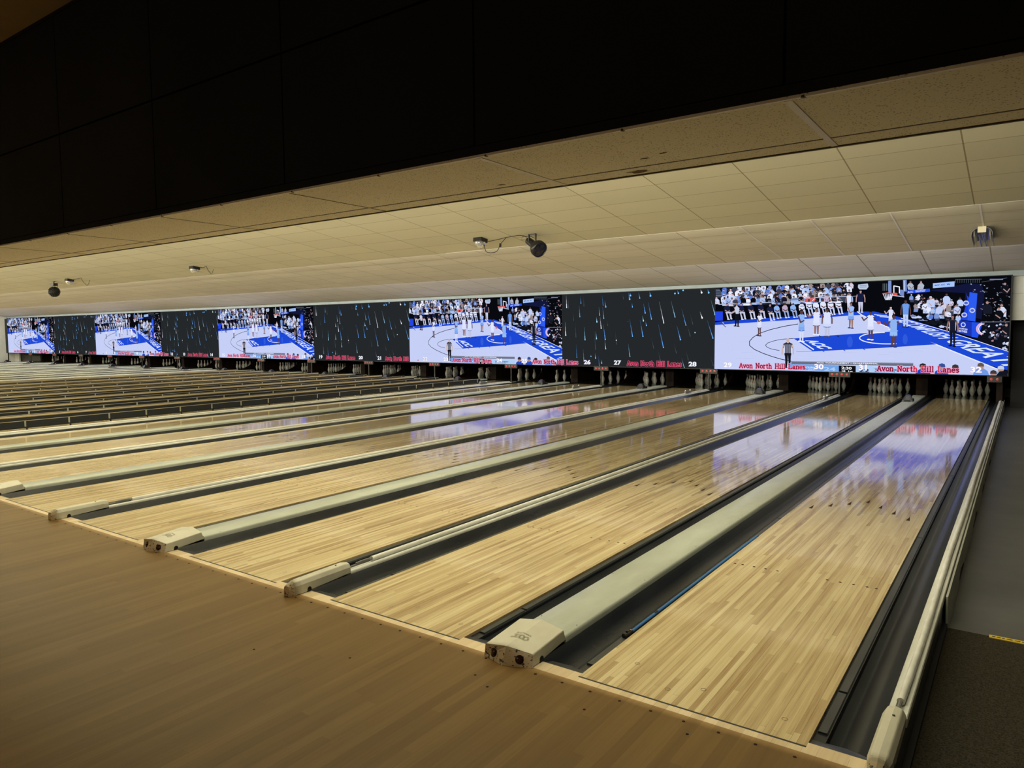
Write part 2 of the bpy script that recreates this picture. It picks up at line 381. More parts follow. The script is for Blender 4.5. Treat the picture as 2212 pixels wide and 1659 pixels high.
# T bars near the right, screen light on them put into a paler colour
m = MB()
for i in range(-1, 4):
    x = -1.88 + 1.2192 * i
    m.add([(x - 0.013, 9.6, zC(9.6) - 0.004), (x + 0.013, 9.6, zC(9.6) - 0.004), (x + 0.013, 13.15, zC(13.15) - 0.004), (x - 0.013, 13.15, zC(13.15) - 0.004)], [(0, 1, 2, 3)])
    m.add([(x - 0.013, 9.6, zC(9.6)), (x + 0.013, 9.6, zC(9.6)), (x + 0.013, 13.15, zC(13.15)), (x - 0.013, 13.15, zC(13.15))], [(3, 2, 1, 0)])
m.box(-9.0, 4.2, 8.972, 8.982, 3.381, 3.387)
structure(m.build('trim_8', 'tbar'))

# ------------------------------------------------------------------ lanes
GP = [(0.0, -0.045), (0.0015, -0.016), (0.052, -0.018), (0.0535, -0.05), (0.060, -0.05), (0.0615, -0.032), (0.085, -0.066), (0.115, -0.083), (0.145, -0.083), (0.175, -0.068), (0.20, -0.04), (0.217, -0.008), (0.2349, 0.012)]
def gutter_mesh(sgn, name, parent):
    pts = [(sgn * (HL + x), z) for x, z in GP]
    if sgn < 0: pts = pts[::-1]
    m = MB()
    n = len(pts)
    low = [(x, z - 0.012) for x, z in pts]
    m.prof(pts[::-1] + low, 0.03, 19.4)
    ob = m.build(name, 'gutter', parent); auto_smooth(ob, 50); return ob
def make_lane():
    r = thing('bowling_lane', (0, 0, 0), '', 'lane')
    m = MB(); m.box(-HL, HL, 0.0, 17.37, -0.05, 0.0)
    m.cur = 1; e = 0.0009
    for i, k in enumerate((5, 10, 15, 20, 25, 30, 35)):            # arrows
        x = (k - 20) * 0.02703; y = 4.80 - abs(i - 3) * 0.175
        m.add([(x - 0.016, y - 0.155, e), (x + 0.016, y - 0.155, e), (x, y, e)], [(0, 1, 2)])
    for s in (-1, 1):                                                # dots
        for j in (3, 5, 8, 11, 14):
            x = s * (20 - j) * 0.02703; m.add([(x + 0.0095 * math.cos(a * PI / 5), 2.12 + 0.0095 * math.sin(a * PI / 5), e) for a in range(10)], [tuple(range(10))])
    for x, y in [(-0.35, 0.28), (0.02, 0.21), (0.4, 0.16), (-0.12, 0.12)]:
        m.cur = 2; m.add([(x + 0.013 * math.cos(a * PI / 6), y + 0.013 * math.sin(a * PI / 6), e) for a in range(12)] + [(x + 0.011 * math.cos(a * PI / 6), y + 0.011 * math.sin(a * PI / 6), e) for a in range(12)],
                         [(a, (a + 1) % 12, 12 + (a + 1) % 12, 12 + a) for a in range(12)])
    m.build('lane_bed', ['lane', 'mark', 'tbard'], r)
    MB().box(-HL, HL, -0.012, 0.0, -0.03, 0.0002).build('foul_line', 'blackline', r)
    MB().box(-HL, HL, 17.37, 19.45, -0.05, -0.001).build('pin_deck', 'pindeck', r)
    for s in (-1, 1):
        g = gutter_mesh(s, 'gutter', r)
        m = MB(); xa, xb = sorted((s * (HL + 0.006), s * (HL + 0.048)))
        y = 0.16
        while y < 17:
            y2 = min(y + (0.42 if y < 0.2 else 3.05), 17.2); m.prof([(xa, -0.018), (xb, -0.018), (xb - 0.004, -0.009), (xa + 0.004, -0.009)], y, y2 - 0.02); y = y2
        m.build('bumper_track', 'ledge', g)
        m = MB(); xa, xb = sorted((s * (HL + 0.002), s * (HL + GW - 0.004)))
        c = s * (HL + 0.12)
        m.add([(xa, 0.031, -0.004), (xb, 0.031, -0.004), (xb, 0.07, -0.012), (c, 0.125, -0.03), (xa, 0.09, -0.016), (xa, 0.031, -0.1), (xb, 0.031, -0.1)],
              [(0, 1, 2, 3, 4), (0, 5, 6, 1)])
        m.build('gutter_end_plate', 'ledge', g)
    return r
lane0 = make_lane()
for k in range(32, 0, -1):
    o = lane0 if k == 32 else copy_tree(lane0)
    o.location = (LC[k], 0, 0); o['group'] = 'bowling lanes'
    o['label'] = ('rightmost bowling lane, a glossy maple lane, under the screen number 32' if k == 32 else
                  'leftmost bowling lane by the white wall, under the screen number 1' if k == 1 else
                  'glossy maple bowling lane under the number %d on the screens' % k + (', bumpers raised' if 17 <= k <= 24 else ''))

# ------------------------------------------------------------------ text / stroke helpers
def text_polys(body, size=1.0, bold=0.0, space=1.0):
    cu = bpy.data.curves.new('t', 'FONT'); cu.body = body; cu.size = size; cu.offset = bold; cu.space_character = space
    cu.resolution_u = 3
    ob = bpy.data.objects.new('t', cu); C.objects.link(ob)
    dg = bpy.context.evaluated_depsgraph_get(); me = bpy.data.meshes.new_from_object(ob.evaluated_get(dg))
    out = [[(me.vertices[i].co.x, me.vertices[i].co.y) for i in p.vertices] for p in me.polygons]
    bpy.data.objects.remove(ob); bpy.data.curves.remove(cu); bpy.data.meshes.remove(me)
    return out
def bbox(ps):
    xs = [p[0] for q in ps for p in q]; ys = [p[1] for q in ps for p in q]; return min(xs), min(ys), max(xs), max(ys)

# ------------------------------------------------------------------ ball return caps between the pairs (wide dividers)
def make_cap():
    r = thing('ball_return_cap', (0, 0, 0), '', 'cap')
    h = 0.1385; m = MB()
    seg = [0.264, 3.25, 6.3, 9.35, 12.4, 17.42]
    for a, b in zip(seg[:-1], seg[1:]):
        m.prof([(-h, 0.012), (h, 0.012), (h, 0.036), (h - 0.004, 0.045), (h - 0.012, 0.05), (-h + 0.012, 0.05), (-h + 0.004, 0.045), (-h, 0.036)], a, b - 0.003)
    auto_smooth(m.build('cap_board', 'cap', r), 50)
    MB().box(-h + 0.01, h - 0.01, 0.265, 17.40, -0.14, 0.012).build('cap_base', 'dark', r)
    m = MB()
    for y in (0.42, 1.3, 2.2, 3.2, 3.3, 4.6, 6.25, 6.4, 8.1, 9.3, 9.4, 11.5, 12.5):
        for s in (-1, 1): m.lathe([(0.004, 0.046), (0.004, 0.0505), (0, 0.0515)], (s * (h - 0.022), y, 0), 8)
    m.build('screws', 'black', r)
    return r
cap0 = make_cap()
for k in sorted(WIDE, reverse=True):
    o = cap0 if k == 31 else copy_tree(cap0)
    o.location = (WIDE[k], 0, 0); o['group'] = 'ball return caps'
    o['label'] = 'wide cream ball return cap running between lanes %d and %d' % (k, k + 1)

def arc(cx, cz, r, a0, a1, n=8):
    return [(cx + r * math.cos(math.radians(a0 + (a1 - a0) * i / n)), cz + r * math.sin(math.radians(a0 + (a1 - a0) * i / n))) for i in range(n + 1)]
# foul detector hood on each wide cap
def make_hood():
    r = thing('foul_detector_hood', (0, 0, 0), '', 'foul detector')
    L = 0.142
    v = [(-L, -0.085, 0.0), (0, -0.125, 0.0), (L, -0.070, 0.0),
         (-L + 0.004, -0.080, 0.064), (0, -0.085, 0.086), (L - 0.004, -0.050, 0.064),
         (-L, 0.24, 0.090), (0, 0.25, 0.112), (L, 0.24, 0.090),
         (-L, 0.262, 0.028), (L, 0.262, 0.028), (0, 0.262, 0.06),
         (-L, 0.0, 0.0), (L, 0.0, 0.0), (-L, 0.04, 0.006), (L, 0.04, 0.006)]
    f = [(3, 4, 7, 6), (4, 5, 8, 7), (6, 7, 11, 9), (7, 8, 10, 11), (0, 3, 6, 9, 14, 12), (2, 13, 15, 10, 8, 5), (0, 12, 14, 9, 11, 10, 15, 13, 2, 1)]
    ob = mesh_obj('hood_shell', v, f, 'hood', r)
    b = ob.modifiers.new('bevel', 'BEVEL'); b.width = 0.006; b.segments = 3; b.limit_method = 'ANGLE'
    fr = mesh_obj('hood_front', [(-L, -0.0865, 0.0), (0, -0.1265, 0.0), (L, -0.0715, 0.0), (L - 0.006, -0.0515, 0.062), (0, -0.0865, 0.084), (-L + 0.006, -0.0815, 0.062),
                                 (-L, -0.070, 0.0), (0, -0.105, 0.0), (L, -0.055, 0.0), (L - 0.006, -0.035, 0.062), (0, -0.066, 0.084), (-L + 0.006, -0.065, 0.062)],
                  [(0, 1, 4, 5), (1, 2, 3, 4), (6, 11, 10, 7), (7, 10, 9, 8), (0, 5, 11, 6), (2, 8, 9, 3), (5, 4, 10, 11), (4, 3, 9, 10), (0, 6, 7, 1), (1, 7, 8, 2)], 'chip', r)
    for s in (-1, 1):
        cx = 0.078 * s; m = MB()
        cy = -0.1265 + (0.040 if s < 0 else 0.055) * 0.078 / L + 0.0145
        d = Vector((-0.03 if s > 0 else 0.0, 0, 0))
        nv = Vector(((-0.27 if s < 0 else 0.36), -1, 0.25 if s < 0 else 0.35)).normalized()
        c = Vector((cx, cy, 0.034))
        m.tube([c - nv * 0.01, c + nv * 0.003], 0.0225, 18); m.build('lens_ring', 'dark', r)
        m = MB(); m.tube([c - nv * 0.005, c + nv * 0.006, c + nv * 0.009], [0.0185, 0.0175, 0.008], 18); m.build('lens', 'lens', r)
        m = MB(); x = s * (L + 0.0015); pts = [(x, 0.005, 0.0)] + [(x, 0.022 + 0.017 * math.cos(math.radians(a)), 0.014 + 0.017 * math.sin(math.radians(a))) for a in range(180, -1, -20)] + [(x, 0.039, 0.0)]
        n = len(pts); pts2 = [(p[0] - s * 0.02, p[1], p[2]) for p in pts]
        m.add(pts + pts2, [tuple(range(n)), tuple(range(n, 2 * n))[::-1]] + [(i, n + i, n + (i + 1) % n, (i + 1) % n) for i in range(n)])
        m.build('cable_opening', 'black', r)
    # printed maker's name and linked rings on the sloping top, read from the lane side
    m = MB()
    def top(x, y): z = 0.0875 + (y + 0.08) * 0.0795; return z - abs(x) * (0.022 / L) + 0.0016
    ps = text_polys('Brunswick', 0.019, 0.0004, 1.15); x0, y0, x1, y1 = bbox(ps); cx = (x0 + x1) / 2
    for p in ps:
        q = [((a - cx) + 0.004, 0.066 - 2.0 * (a - cx) ** 2 * 1.2 + (b - y0) * 1.1, 0) for a, b in p]; m.add([(a, b, top(a, b)) for a, b, _ in q], [tuple(range(len(q)))])
    for i in range(4):
        for (ra, rb) in ((0.020, 0.0165), (0.0135, 0.0105)):
            c = (-0.038 + i * 0.025, 0.034); n = 20
            a0, a1 = (0, 360) if i else (60, 330)
            v = []; 
            for j in range(n + 1):
                a = math.radians(a0 + (a1 - a0) * j / n)
                for rad in (ra, rb):
                    x = c[0] - rad * 0.85 * math.cos(a); y = c[1] + rad * math.sin(a); v.append((x, y, top(x, y)))
            m.add(v, [(2 * j, 2 * j + 1, 2 * j + 3, 2 * j + 2) for j in range(n)])
    m.build('printed_logo', 'logo', r)
    return r
hood0 = make_hood()
for k in sorted(WIDE, reverse=True):
    if WIDE[k] < -19: break
    o = hood0 if k == 31 else copy_tree(hood0)
    o.location = (WIDE[k], 0, 0.001); o['group'] = 'foul detector hoods'
    o['label'] = 'chipped cream two-lens foul detector hood at the foul line between lanes %d and %d' % (k, k + 1)

# ------------------------------------------------------------------ narrow dividers with bumper tubes
def make_rail(name='divider_rail', outer=False):
    r = thing(name, (0, 0, 0), '', 'rail')
    h = 0.0365
    m = MB()
    pts = [(-h, 0.0), (h, 0.0), (h, 0.018)] + arc(0.020, 0.020, 0.0165, 0, 150, 6) + [(0.002, 0.020)] + [(-0.004, 0.024), (-h, 0.024)]
    m.prof(pts, 0.378, 16.67); auto_smooth(m.build('rail_base', 'rail', r), 60)
    MB().box(-h + 0.004, h - 0.004, 0.378, 16.67, -0.14, 0.0).build('rail_web', 'dark', r)
    m = MB(); path = [(-0.014 + 0.0012 * math.sin(i * 2.1), 0.62 + i * 0.888, 0.046 + 0.0008 * math.sin(i * 1.3)) for i in range(19)]
    m.tube(path, 0.0195, 12); auto_smooth(m.build('bumper_tube', 'foam', r), 60)
    m = MB(); m.tube([(-0.014, 0.378, 0.042), (-0.014, 0.62, 0.046)], 0.007, 8); m.tube([(-0.014, 0.47, 0.050), (-0.010, 0.53, 0.055), (-0.014, 0.60, 0.052)], 0.010, 8)
    m.build('end_clip', 'grey', r)
    return r
def make_endcap(label_obj=True):
    r = thing('divider_end_cap', (0, 0, 0), '', 'end cap')
    w_ = 0.044
    pr = lambda s, z: [(-w_ * s, 0.0), (w_ * s, 0.0), (w_ * s, 0.06 * z), (w_ * 0.66 * s, 0.086 * z), (0, 0.092 * z), (-w_ * 0.66 * s, 0.086 * z), (-w_ * s, 0.06 * z)]
    stations = [(-0.125, 0.62, 0.72), (-0.085, 0.85, 0.97), (-0.045, 1.0, 1.0), (0.33, 1.0, 1.06), (0.375, 0.94, 0.98)]
    v = []; f = []
    for y, s, z in stations:
        q = pr(s, z)
        zb = 0.0 if y < 0.03 else 0.02
        v += [(a, y, max(b, zb)) for a, b in q]
    n = 7
    for i in range(len(stations) - 1):
        for k in range(n): f.append((i * n + k, i * n + (k + 1) % n, (i + 1) * n + (k + 1) % n, (i + 1) * n + k))
    f += [tuple(range(n))[::-1], tuple(range(4 * n, 5 * n))]
    ob = mesh_obj('cap_shell', v, f, 'hood', r); b = ob.modifiers.new('bevel', 'BEVEL'); b.width = 0.005; b.segments = 2; b.limit_method = 'ANGLE'
    m = MB(); q = pr(0.64, 0.745); q2 = pr(0.88, 0.99)
    m.add([(a, -0.129, b) for a, b in q] + [(a * 1.01, -0.075, b) for a, b in q2], [tuple(range(n))[::-1]] + [(k, (k + 1) % n, n + (k + 1) % n, n + k) for k in range(n)] )
    m.build('cap_nose', 'chip', r)
    for s in (1,):
        m = MB(); x = s * (w_ + 0.0012); pts = [(x, 0.0, 0.0)] + [(x, 0.016 + 0.016 * math.cos(math.radians(a)), 0.016 + 0.016 * math.sin(math.radians(a))) for a in range(180, -1, -20)] + [(x, 0.032, 0.0)]
        n2 = len(pts); pts2 = [(p[0] - s * 0.02, p[1], p[2]) for p in pts]
        m.add(pts + pts2, [tuple(range(n2)), tuple(range(n2, 2 * n2))[::-1]] + [(i, n2 + i, n2 + (i + 1) % n2, (i + 1) % n2) for i in range(n2)])
        m.build('cable_opening', 'black', r)
    m = MB(); m.lathe([(0.006, 0.09), (0.006, 0.098), (0, 0.099)], (0.006, 0.27, 0), 10); m.build('screw', 'black', r)
    return r
rail0 = make_rail(); ec0 = make_endcap()
for k in sorted(NARR, reverse=True):
    o = rail0 if k == 30 else copy_tree(rail0)
    o.location = (NARR[k], 0, 0); o['group'] = 'narrow divider rails'
    o['label'] = 'narrow white divider rail with a bumper tube between lanes %d and %d' % (k, k + 1)
    if NARR[k] > -19:
        o = ec0 if k == 30 else copy_tree(ec0)
        o.location = (NARR[k], 0, 0.001); o['group'] = 'narrow divider end caps'
        o['label'] = 'chipped cream end cap on the narrow divider between lanes %d and %d' % (k, k + 1)
# outer rail on the right of lane 32
r = thing('outer_side_rail', (0.800, 0, 0), 'white side rail with a lumpy bumper tube along the right edge of lane 32', 'rail')
m = MB(); m.prof([(-0.038, 0.0), (0.040, 0.0), (0.040, 0.035), (0.036, 0.040), (0.018, 0.036), (0.012, 0.030), (-0.010, 0.030), (-0.014, 0.046), (-0.034, 0.046), (-0.038, 0.04)], 0.378, 16.77)
m.build('rail_base', 'rail', r)
m = MB(); rr = random.Random(3)
path = [(0.001 + 0.0035 * math.sin(i * 0.55), 0.50 + i * 0.299, 0.050 + 0.002 * math.sin(i * 1.7)) for i in range(55)]
m.tube(path, [0.0175 * rr.uniform(0.93, 1.07) for _ in path], 12); auto_smooth(m.build('bumper_tube', 'foam', r), 60)
m = MB(); m.tube([(0.0, 0.378, 0.048), (0.0, 0.50, 0.049)], 0.008, 8); m.build('end_clip', 'grey', r)
MB().box(-0.03, 0.034, -0.01, 16.77, -0.165, -0.001).build('rail_web', 'gutter', r)
r = copy_tree(ec0); r.location = (0.797, 0.0, 0.0); r.scale = (0.98, 0.98, 0.98)
tag(r, 'chipped cream end cap at the front of the outer rail, bottom right beside the carpet', 'end cap')
# skirt board down to the concrete
n = 60; v = []; f = []
for i in range(n + 1):
    y = 2.12 + (17.3 - 2.12) * i / n; wv = 0.006 * math.sin(i * 0.9) + 0.004 * math.sin(i * 2.3)
    v += [(0.846, y, 0.028), (0.858, y, 0.028 - 0.0), (0.862 + wv, y, -0.169), (0.850 + wv, y, -0.169)]
for i in range(n):
    for k in range(4): f.append((4 * i + k, 4 * i + (k + 1) % 4, 4 * i + 4 + (k + 1) % 4, 4 * i + 4 + k))
f += [(3, 2, 1, 0), tuple(4 * n + k for k in range(4))]
o = mesh_obj('side_skirt_board', v, f, 'skirt'); tag(o, 'long pale wavy skirt board under the outer rail beside the grey walkway', 'skirt board')
auto_smooth(o, 50)

# blue rod lying at the left edge of lane 32
r = thing('blue_rod', (-HL - 0.018, 0.62, 0.0012), 'blue rod lying in the left gutter along lane 32', 'rod')
m = MB(); m.tube([(0, 0, 0), (0.002, 0.7, 0.0), (0.004, 1.5, 0.0), (0.010, 2.3, 0.001)], 0.0085, 10); auto_smooth(m.build('rod', 'blue', r), 60)
m = MB(); m.tube([(0, -0.09, 0), (0, 0.0, 0)], 0.009, 10); m.box(-0.020, 0.004, -0.085, -0.06, -0.008, 0.012); m.box(-0.022, -0.006, -0.035, -0.012, -0.008, 0.010)
m.build('rod_tip', 'black', r)
m = MB(); m.lathe([(0.006, 0.0), (0.006, 0.013), (0, 0.014)], (-0.004, -0.008, 0), 10); m.build('rod_screw', 'chrome', r)
m = MB(); m.box(-0.004, 0.006, 0.30, 0.34, 0.004, 0.0105); m.build('rod_clip', 'black', r)

# ------------------------------------------------------------------ raised bumpers on lanes 17 to 24
def make_fence():
    """local +x is the side away from the lane"""
    r = thing('raised_bumper', (0, 0, 0), '', 'bumper rail')
    m = MB(); m.box(-0.006, 0.008, 0.55, 15.3, 0.112, 0.197); m.box(-0.008, 0.012, 0.55, 15.3, 0.072, 0.112); m.build('rail_body', 'fence', r)
    m = MB(); m.prof([(-0.006, 0.152)] + [(-0.006 - 0.012 * math.sin(PI * i / 8), 0.170 - 0.017 * math.cos(PI * i / 8)) for i in range(1, 8)] + [(-0.006, 0.188)], 0.55, 15.3)
    auto_smooth(m.build('bumper_face', 'fencetop', r), 60)
    m = MB(); m.box(-0.010, 0.011, 0.55, 15.3, 0.197, 0.203); m.build('rail_top', 'fencetop', r)
    leg = MB().box(0.008, 0.016, -0.013, 0.013, 0.098, 0.203).build('leg', 'fenceleg', r); leg.location = (0, 0.91, 0)
    foot = MB().add([(0.0, -0.012, 0.10), (0.014, -0.012, 0.10), (0.014, 0.012, 0.10), (0.0, 0.012, 0.10), (0.026, -0.012, -0.008), (0.040, -0.012, -0.008), (0.040, 0.012, -0.008), (0.026, 0.012, -0.008)],
                    [(0, 1, 2, 3), (7, 6, 5, 4), (0, 4, 5, 1), (1, 5, 6, 2), (2, 6, 7, 3), (3, 7, 4, 0)]).build('foot', 'black', r); foot.location = (0, 0.93, 0)
    for i in range(1, 21):
        for q in (leg, foot):
            c = q.copy(); C.objects.link(c); c.parent = r; c.location = (0, q.location.y + 0.712 * i, 0)
    return r
f0 = make_fence(); first = True
for k in range(24, 16, -1):
    for s, sd in ((1, 'right'), (-1, 'left')):
        o = f0 if first else copy_tree(f0); first = False
        o.location = (LC[k] + s * (HL + 0.032), 0.035 * ((24 - k) % 3), 0); o.scale = (s, 1, 1); o['group'] = 'raised bumpers'
        o['label'] = 'raised grey bumper rail on legs along the %s edge of lane %d' % (sd, k)

# ------------------------------------------------------------------ hoods and sensors near the pins
def make_camhood():
    r = thing('scoring_camera_hood', (0, 0, 0), '', 'camera hood')
    st = [(-0.13, 0.112, 0.004), (-0.10, 0.112, 0.05), (-0.045, 0.085, 0.135), (0.03, 0.075, 0.160), (0.10, 0.07, 0.135), (0.14, 0.07, 0.10)]
    v = []; f = []
    for y, hw, z in st:
        v += [(-hw, y, 0), (hw, y, 0), (hw, y, z * 0.7), (hw * 0.62, y, z * 0.95), (0, y, z), (-hw * 0.62, y, z * 0.95), (-hw, y, z * 0.7)]
    n = 7
    for i in range(len(st) - 1):
        for k in range(n): f.append((i * n + k, i * n + (k + 1) % n, (i + 1) * n + (k + 1) % n, (i + 1) * n + k))
    f += [tuple(range(n))[::-1], tuple(range(5 * n, 6 * n))]
    auto_smooth(mesh_obj('hood_body', v, f, 'hoodblack', r), 35)
    m = MB(); m.box(-0.06, 0.06, -0.125, -0.11, 0.012, 0.045); m.box(0.02, 0.10, 0.14, 0.22, 0.0, 0.06)
    m.build('hood_window', 'dark', r)
    return r
h0 = make_camhood()
hy = {31: 15.50, 29: 15.75, 27: 15.95, 25: 15.95}
for k in sorted(WIDE, reverse=True):
    o = h0 if k == 31 else copy_tree(h0)
    o.location = (WIDE[k] - 0.02, hy.get(k, 15.95), 0.051); o['group'] = 'black camera hoods'
    o['label'] = 'black scoring camera hood on the cap before the pins between lanes %d and %d' % (k, k + 1)
def make_sensor():
    r = thing('lane_sensor', (0, 0, 0), '', 'sensor')
    MB().box(-0.022, 0.022, -0.19, 0.19, 0.0, 0.055).build('sensor_box', 'grey', r)
    for s in (-1, 1):
        m = MB(); m.lathe([(0.014, 0.05), (0.014, 0.07), (0.006, 0.078), (0, 0.079)], (0, s * 0.16, 0), 10); m.build('knob', 'whiteknob', r)
    return r
s0 = make_sensor()
for k in sorted(NARR, reverse=True):
    o = s0 if k == 30 else copy_tree(s0)
    o.location = (NARR[k] + 0.0, 15.15, 0.066); o['group'] = 'grey sensors'
    o['label'] = 'small grey sensor with two white knobs on the rail between lanes %d and %d' % (k, k + 1)

# ------------------------------------------------------------------ pin indicator boxes with posts
def make_ind(lamps, w_):
    r = thing('pin_indicator_box', (0, 0, 0), '', 'indicator light')
    MB().box(-w_ / 2, w_ / 2, -0.03, 0.03, 0.47, 0.60).build('box_body', 'box', r)
    for i in range(lamps):
        x = (i - (lamps - 1) / 2) * 0.115; m = MB()
        m.tube([(x, -0.028, 0.537), (x, -0.036, 0.537), (x, -0.040, 0.537)], [0.030, 0.029, 0.012], 16)
        m.build('lamp', 'redlamp' if i % 2 == 0 else 'redlamp_dim', r)
    return r
b0 = make_ind(4, 0.50)
MB().box(-0.018, 0.018, -0.02, 0.02, 0.0, 0.47).build('post', 'box', b0)
for k in sorted(NARR, reverse=True):
    o = b0 if k == 30 else copy_tree(b0)
    o.location = (NARR[k], 16.70, 0.024); o['group'] = 'four-lamp indicator boxes'
    o['label'] = 'black box of four red lamps on a post between lanes %d and %d' % (k, k + 1)
o = make_ind(2, 0.28); o.location = (0.66, 16.70, 0.0)
tag(o, 'short black box of two red lamps at the right end of the screens', 'indicator light')
o = MB().box(0.70, 0.82, 16.78, 16.92, 0.014, 0.60).build('pit_corner_post', 'kick'); tag(o, 'dark brown corner post at the right of the lane 32 pins', 'post')
o = MB().box(LC[1] - 1.0, LC[1] - 0.95, 16.72, 16.77, -0.13, 0.60).build('pit_corner_post', 'kick'); tag(o, 'thin dark post below the left end of the screens', 'post')
# kickback panels
def kick_wide(k):
    m = MB(); x = WIDE[k]; m.box(x - 0.13, x + 0.13, 17.95, 20.3, -0.13, 0.598)
    return m.build('pinsetter_kickback', 'kick')
k0 = None
for k in sorted(WIDE, reverse=True):
    if k0 is None:
        k0 = MB().box(-0.13, 0.13, 17.95, 20.3, -0.13, 0.598).build('pinsetter_kickback', 'kick'); o = k0
    else: o = k0.copy(); C.objects.link(o)
    o.location = (WIDE[k], 0, 0)
    tag(o, 'dark brown square-fronted kickback column behind the cap between lanes %d and %d' % (k, k + 1), 'kickback panel', 'wide kickback columns')
k0 = None
for k in sorted(NARR, reverse=True):
    if k0 is None:
        pr = [(17.75, -0.13), (17.80, 0.03), (18.1, 0.06), (18.35, 0.14), (18.55, 0.26), (18.68, 0.42), (18.74, 0.598), (20.3, 0.598), (20.3, -0.13)]
        n = len(pr); v = [(-0.03, a, b) for a, b in pr] + [(0.03, a, b) for a, b in pr]
        k0 = mesh_obj('pinsetter_side_panel', v, [tuple(range(n)), tuple(range(n, 2 * n))[::-1]] + [(i, n + i, n + (i + 1) % n, (i + 1) % n) for i in range(n)], 'kick'); o = k0
    else: o = k0.copy(); C.objects.link(o)
    o.location = (NARR[k], 0, 0)
    tag(o, 'dark brown curved kickback panel in the pit between lanes %d and %d' % (k, k + 1), 'kickback panel', 'curved kickback panels')
# pit cushions (dark curtains behind the pins)
c0 = None
for k in range(32, 0, -1):
    if c0 is None:
        v = []; nn = 24
        for i in range(nn + 1):
            x = -0.72 + 1.44 * i / nn; y = 0.02 * math.sin(i * 1.3)
            v += [(x, y, -0.12), (x, y + 0.02, 0.598)]
        c0 = mesh_obj('pit_curtain', v, [(2 * i, 2 * i + 2, 2 * i + 3, 2 * i + 1) for i in range(nn)], 'pit'); so = c0.modifiers.new('s', 'SOLIDIFY'); so.thickness = 0.01; o = c0
    else: o = c0.copy(); C.objects.link(o)
    o.location = (LC[k], 19.95, 0); tag(o, 'black pit curtain hanging behind the pins of lane %d' % k, 'curtain', 'black pit curtains')

# ------------------------------------------------------------------ pins
pp = [(0.0258, 0.0), (0.0286, 0.004), (0.0358, 0.019), (0.0500, 0.057), (0.0588, 0.095), (0.0605, 0.114), (0.0588, 0.140), (0.0500, 0.178), (0.0440, 0.197), (0.0330, 0.225), (0.0265, 0.243),
      (0.0248, 0.252), (0.0240, 0.262), (0.0238, 0.270), (0.0240, 0.279), (0.0250, 0.289), (0.0272, 0.305), (0.0300, 0.325), (0.0318, 0.343), (0.0310, 0.357), (0.0262, 0.370), (0.0165, 0.378), (0.0, 0.381)]
mis = [0] * (len(pp) - 1); mis[10] = 1; mis[13] = 1; mis[14] = 0; mis[11] = 0; mis[12] = 0
m = MB(); m.lathe([(0, 0)] + pp, (0, 0, 0), 20, [0] + mis)
m.cur = 1    # small red crown mark on the belly facing the bowler
for dx, w2, z0, z1 in ((-0.012, 0.006, 0.158, 0.176), (0.0, 0.006, 0.158, 0.180), (0.012, 0.006, 0.158, 0.176), (0.0, 0.018, 0.150, 0.158)):
    m.add([(dx - w2 / 2, -0.0600, z0), (dx + w2 / 2, -0.0600, z0), (dx + w2 / 2, -0.0560, z1), (dx - w2 / 2, -0.0560, z1)], [(0, 1, 2, 3)])
pin0 = m.build('bowling_pin', ['pin', 'pinred']); auto_smooth(pin0, 60)
RACK = [(0, 0, 'front pin'), (1, -.5, 'second row left pin'), (1, .5, 'second row right pin'), (2, -1, 'third row left pin'), (2, 0, 'third row middle pin'), (2, 1, 'third row right pin'),
        (3, -1.5, 'back row far left pin'), (3, -.5, 'back row inner left pin'), (3, .5, 'back row inner right pin'), (3, 1.5, 'back row far right pin')]
first = True; rr = random.Random(11)
for k in range(32, 0, -1):
    use = range(10) if k >= 13 else (0, 1, 2, 5, 4)
    for i in use:
        row, col, nm = RACK[i]
        o = pin0 if first else pin0.copy()
        if not first: C.objects.link(o)
        first = False
        o.location = (LC[k] + col * 0.3048, 18.288 + row * 0.26396, -0.0005)
        o.rotation_euler = (0, 0, rr.uniform(-1.2, 1.2))
        tag(o, 'white red-striped bowling pin, %s on lane %d' % (nm, k), 'bowling pin', 'bowling pins')

# ------------------------------------------------------------------ LED screens
SX1, SY, SZ0, SZ1 = 0.90, 16.75, 0.625, 2.865
GX = [(0.90, -5.86), (-10.83, -17.46), (-22.87, -29.68), (-34.72, -41.65), (-46.9, -53.68)]      # game segments (right, left)
DX = [(-5.86, -10.83), (-17.46, -22.87), (-29.68, -34.72), (-41.65, -46.9)]
em = bpy.data.materials.new('led_screen_picture'); em.use_nodes = True; nt = em.node_tree; nt.nodes.clear()
out = nt.nodes.new('ShaderNodeOutputMaterial'); e_ = nt.nodes.new('ShaderNodeEmission'); at = nt.nodes.new('ShaderNodeAttribute'); at.attribute_name = 'Col'
nt.links.new(at.outputs['Color'], e_.inputs['Color']); e_.inputs['Strength'].default_value = 1.0; nt.links.new(e_.outputs[0], out.inputs[0])
def clip(poly, W_, H_):
    def cut(ps, ins, inter):
        o_ = []
        for i in range(len(ps)):
            a, b = ps[i - 1], ps[i]
            if ins(b):
                if not ins(a): o_.append(inter(a, b))
                o_.append(b)
            elif ins(a): o_.append(inter(a, b))
        return o_
    def ix(v): return lambda a, b: (v, a[1] + (b[1] - a[1]) * (v - a[0]) / (b[0] - a[0]))
    def iy(v): return lambda a, b: (a[0] + (b[0] - a[0]) * (v - a[1]) / (b[1] - a[1]), v)
    for ins, it in ((lambda p: p[0] >= 0, ix(0)), (lambda p: p[0] <= W_, ix(W_)), (lambda p: p[1] >= 0, iy(0)), (lambda p: p[1] <= H_, iy(H_))):
        poly = cut(poly, ins, it)
        if len(poly) < 3: return []
    return poly
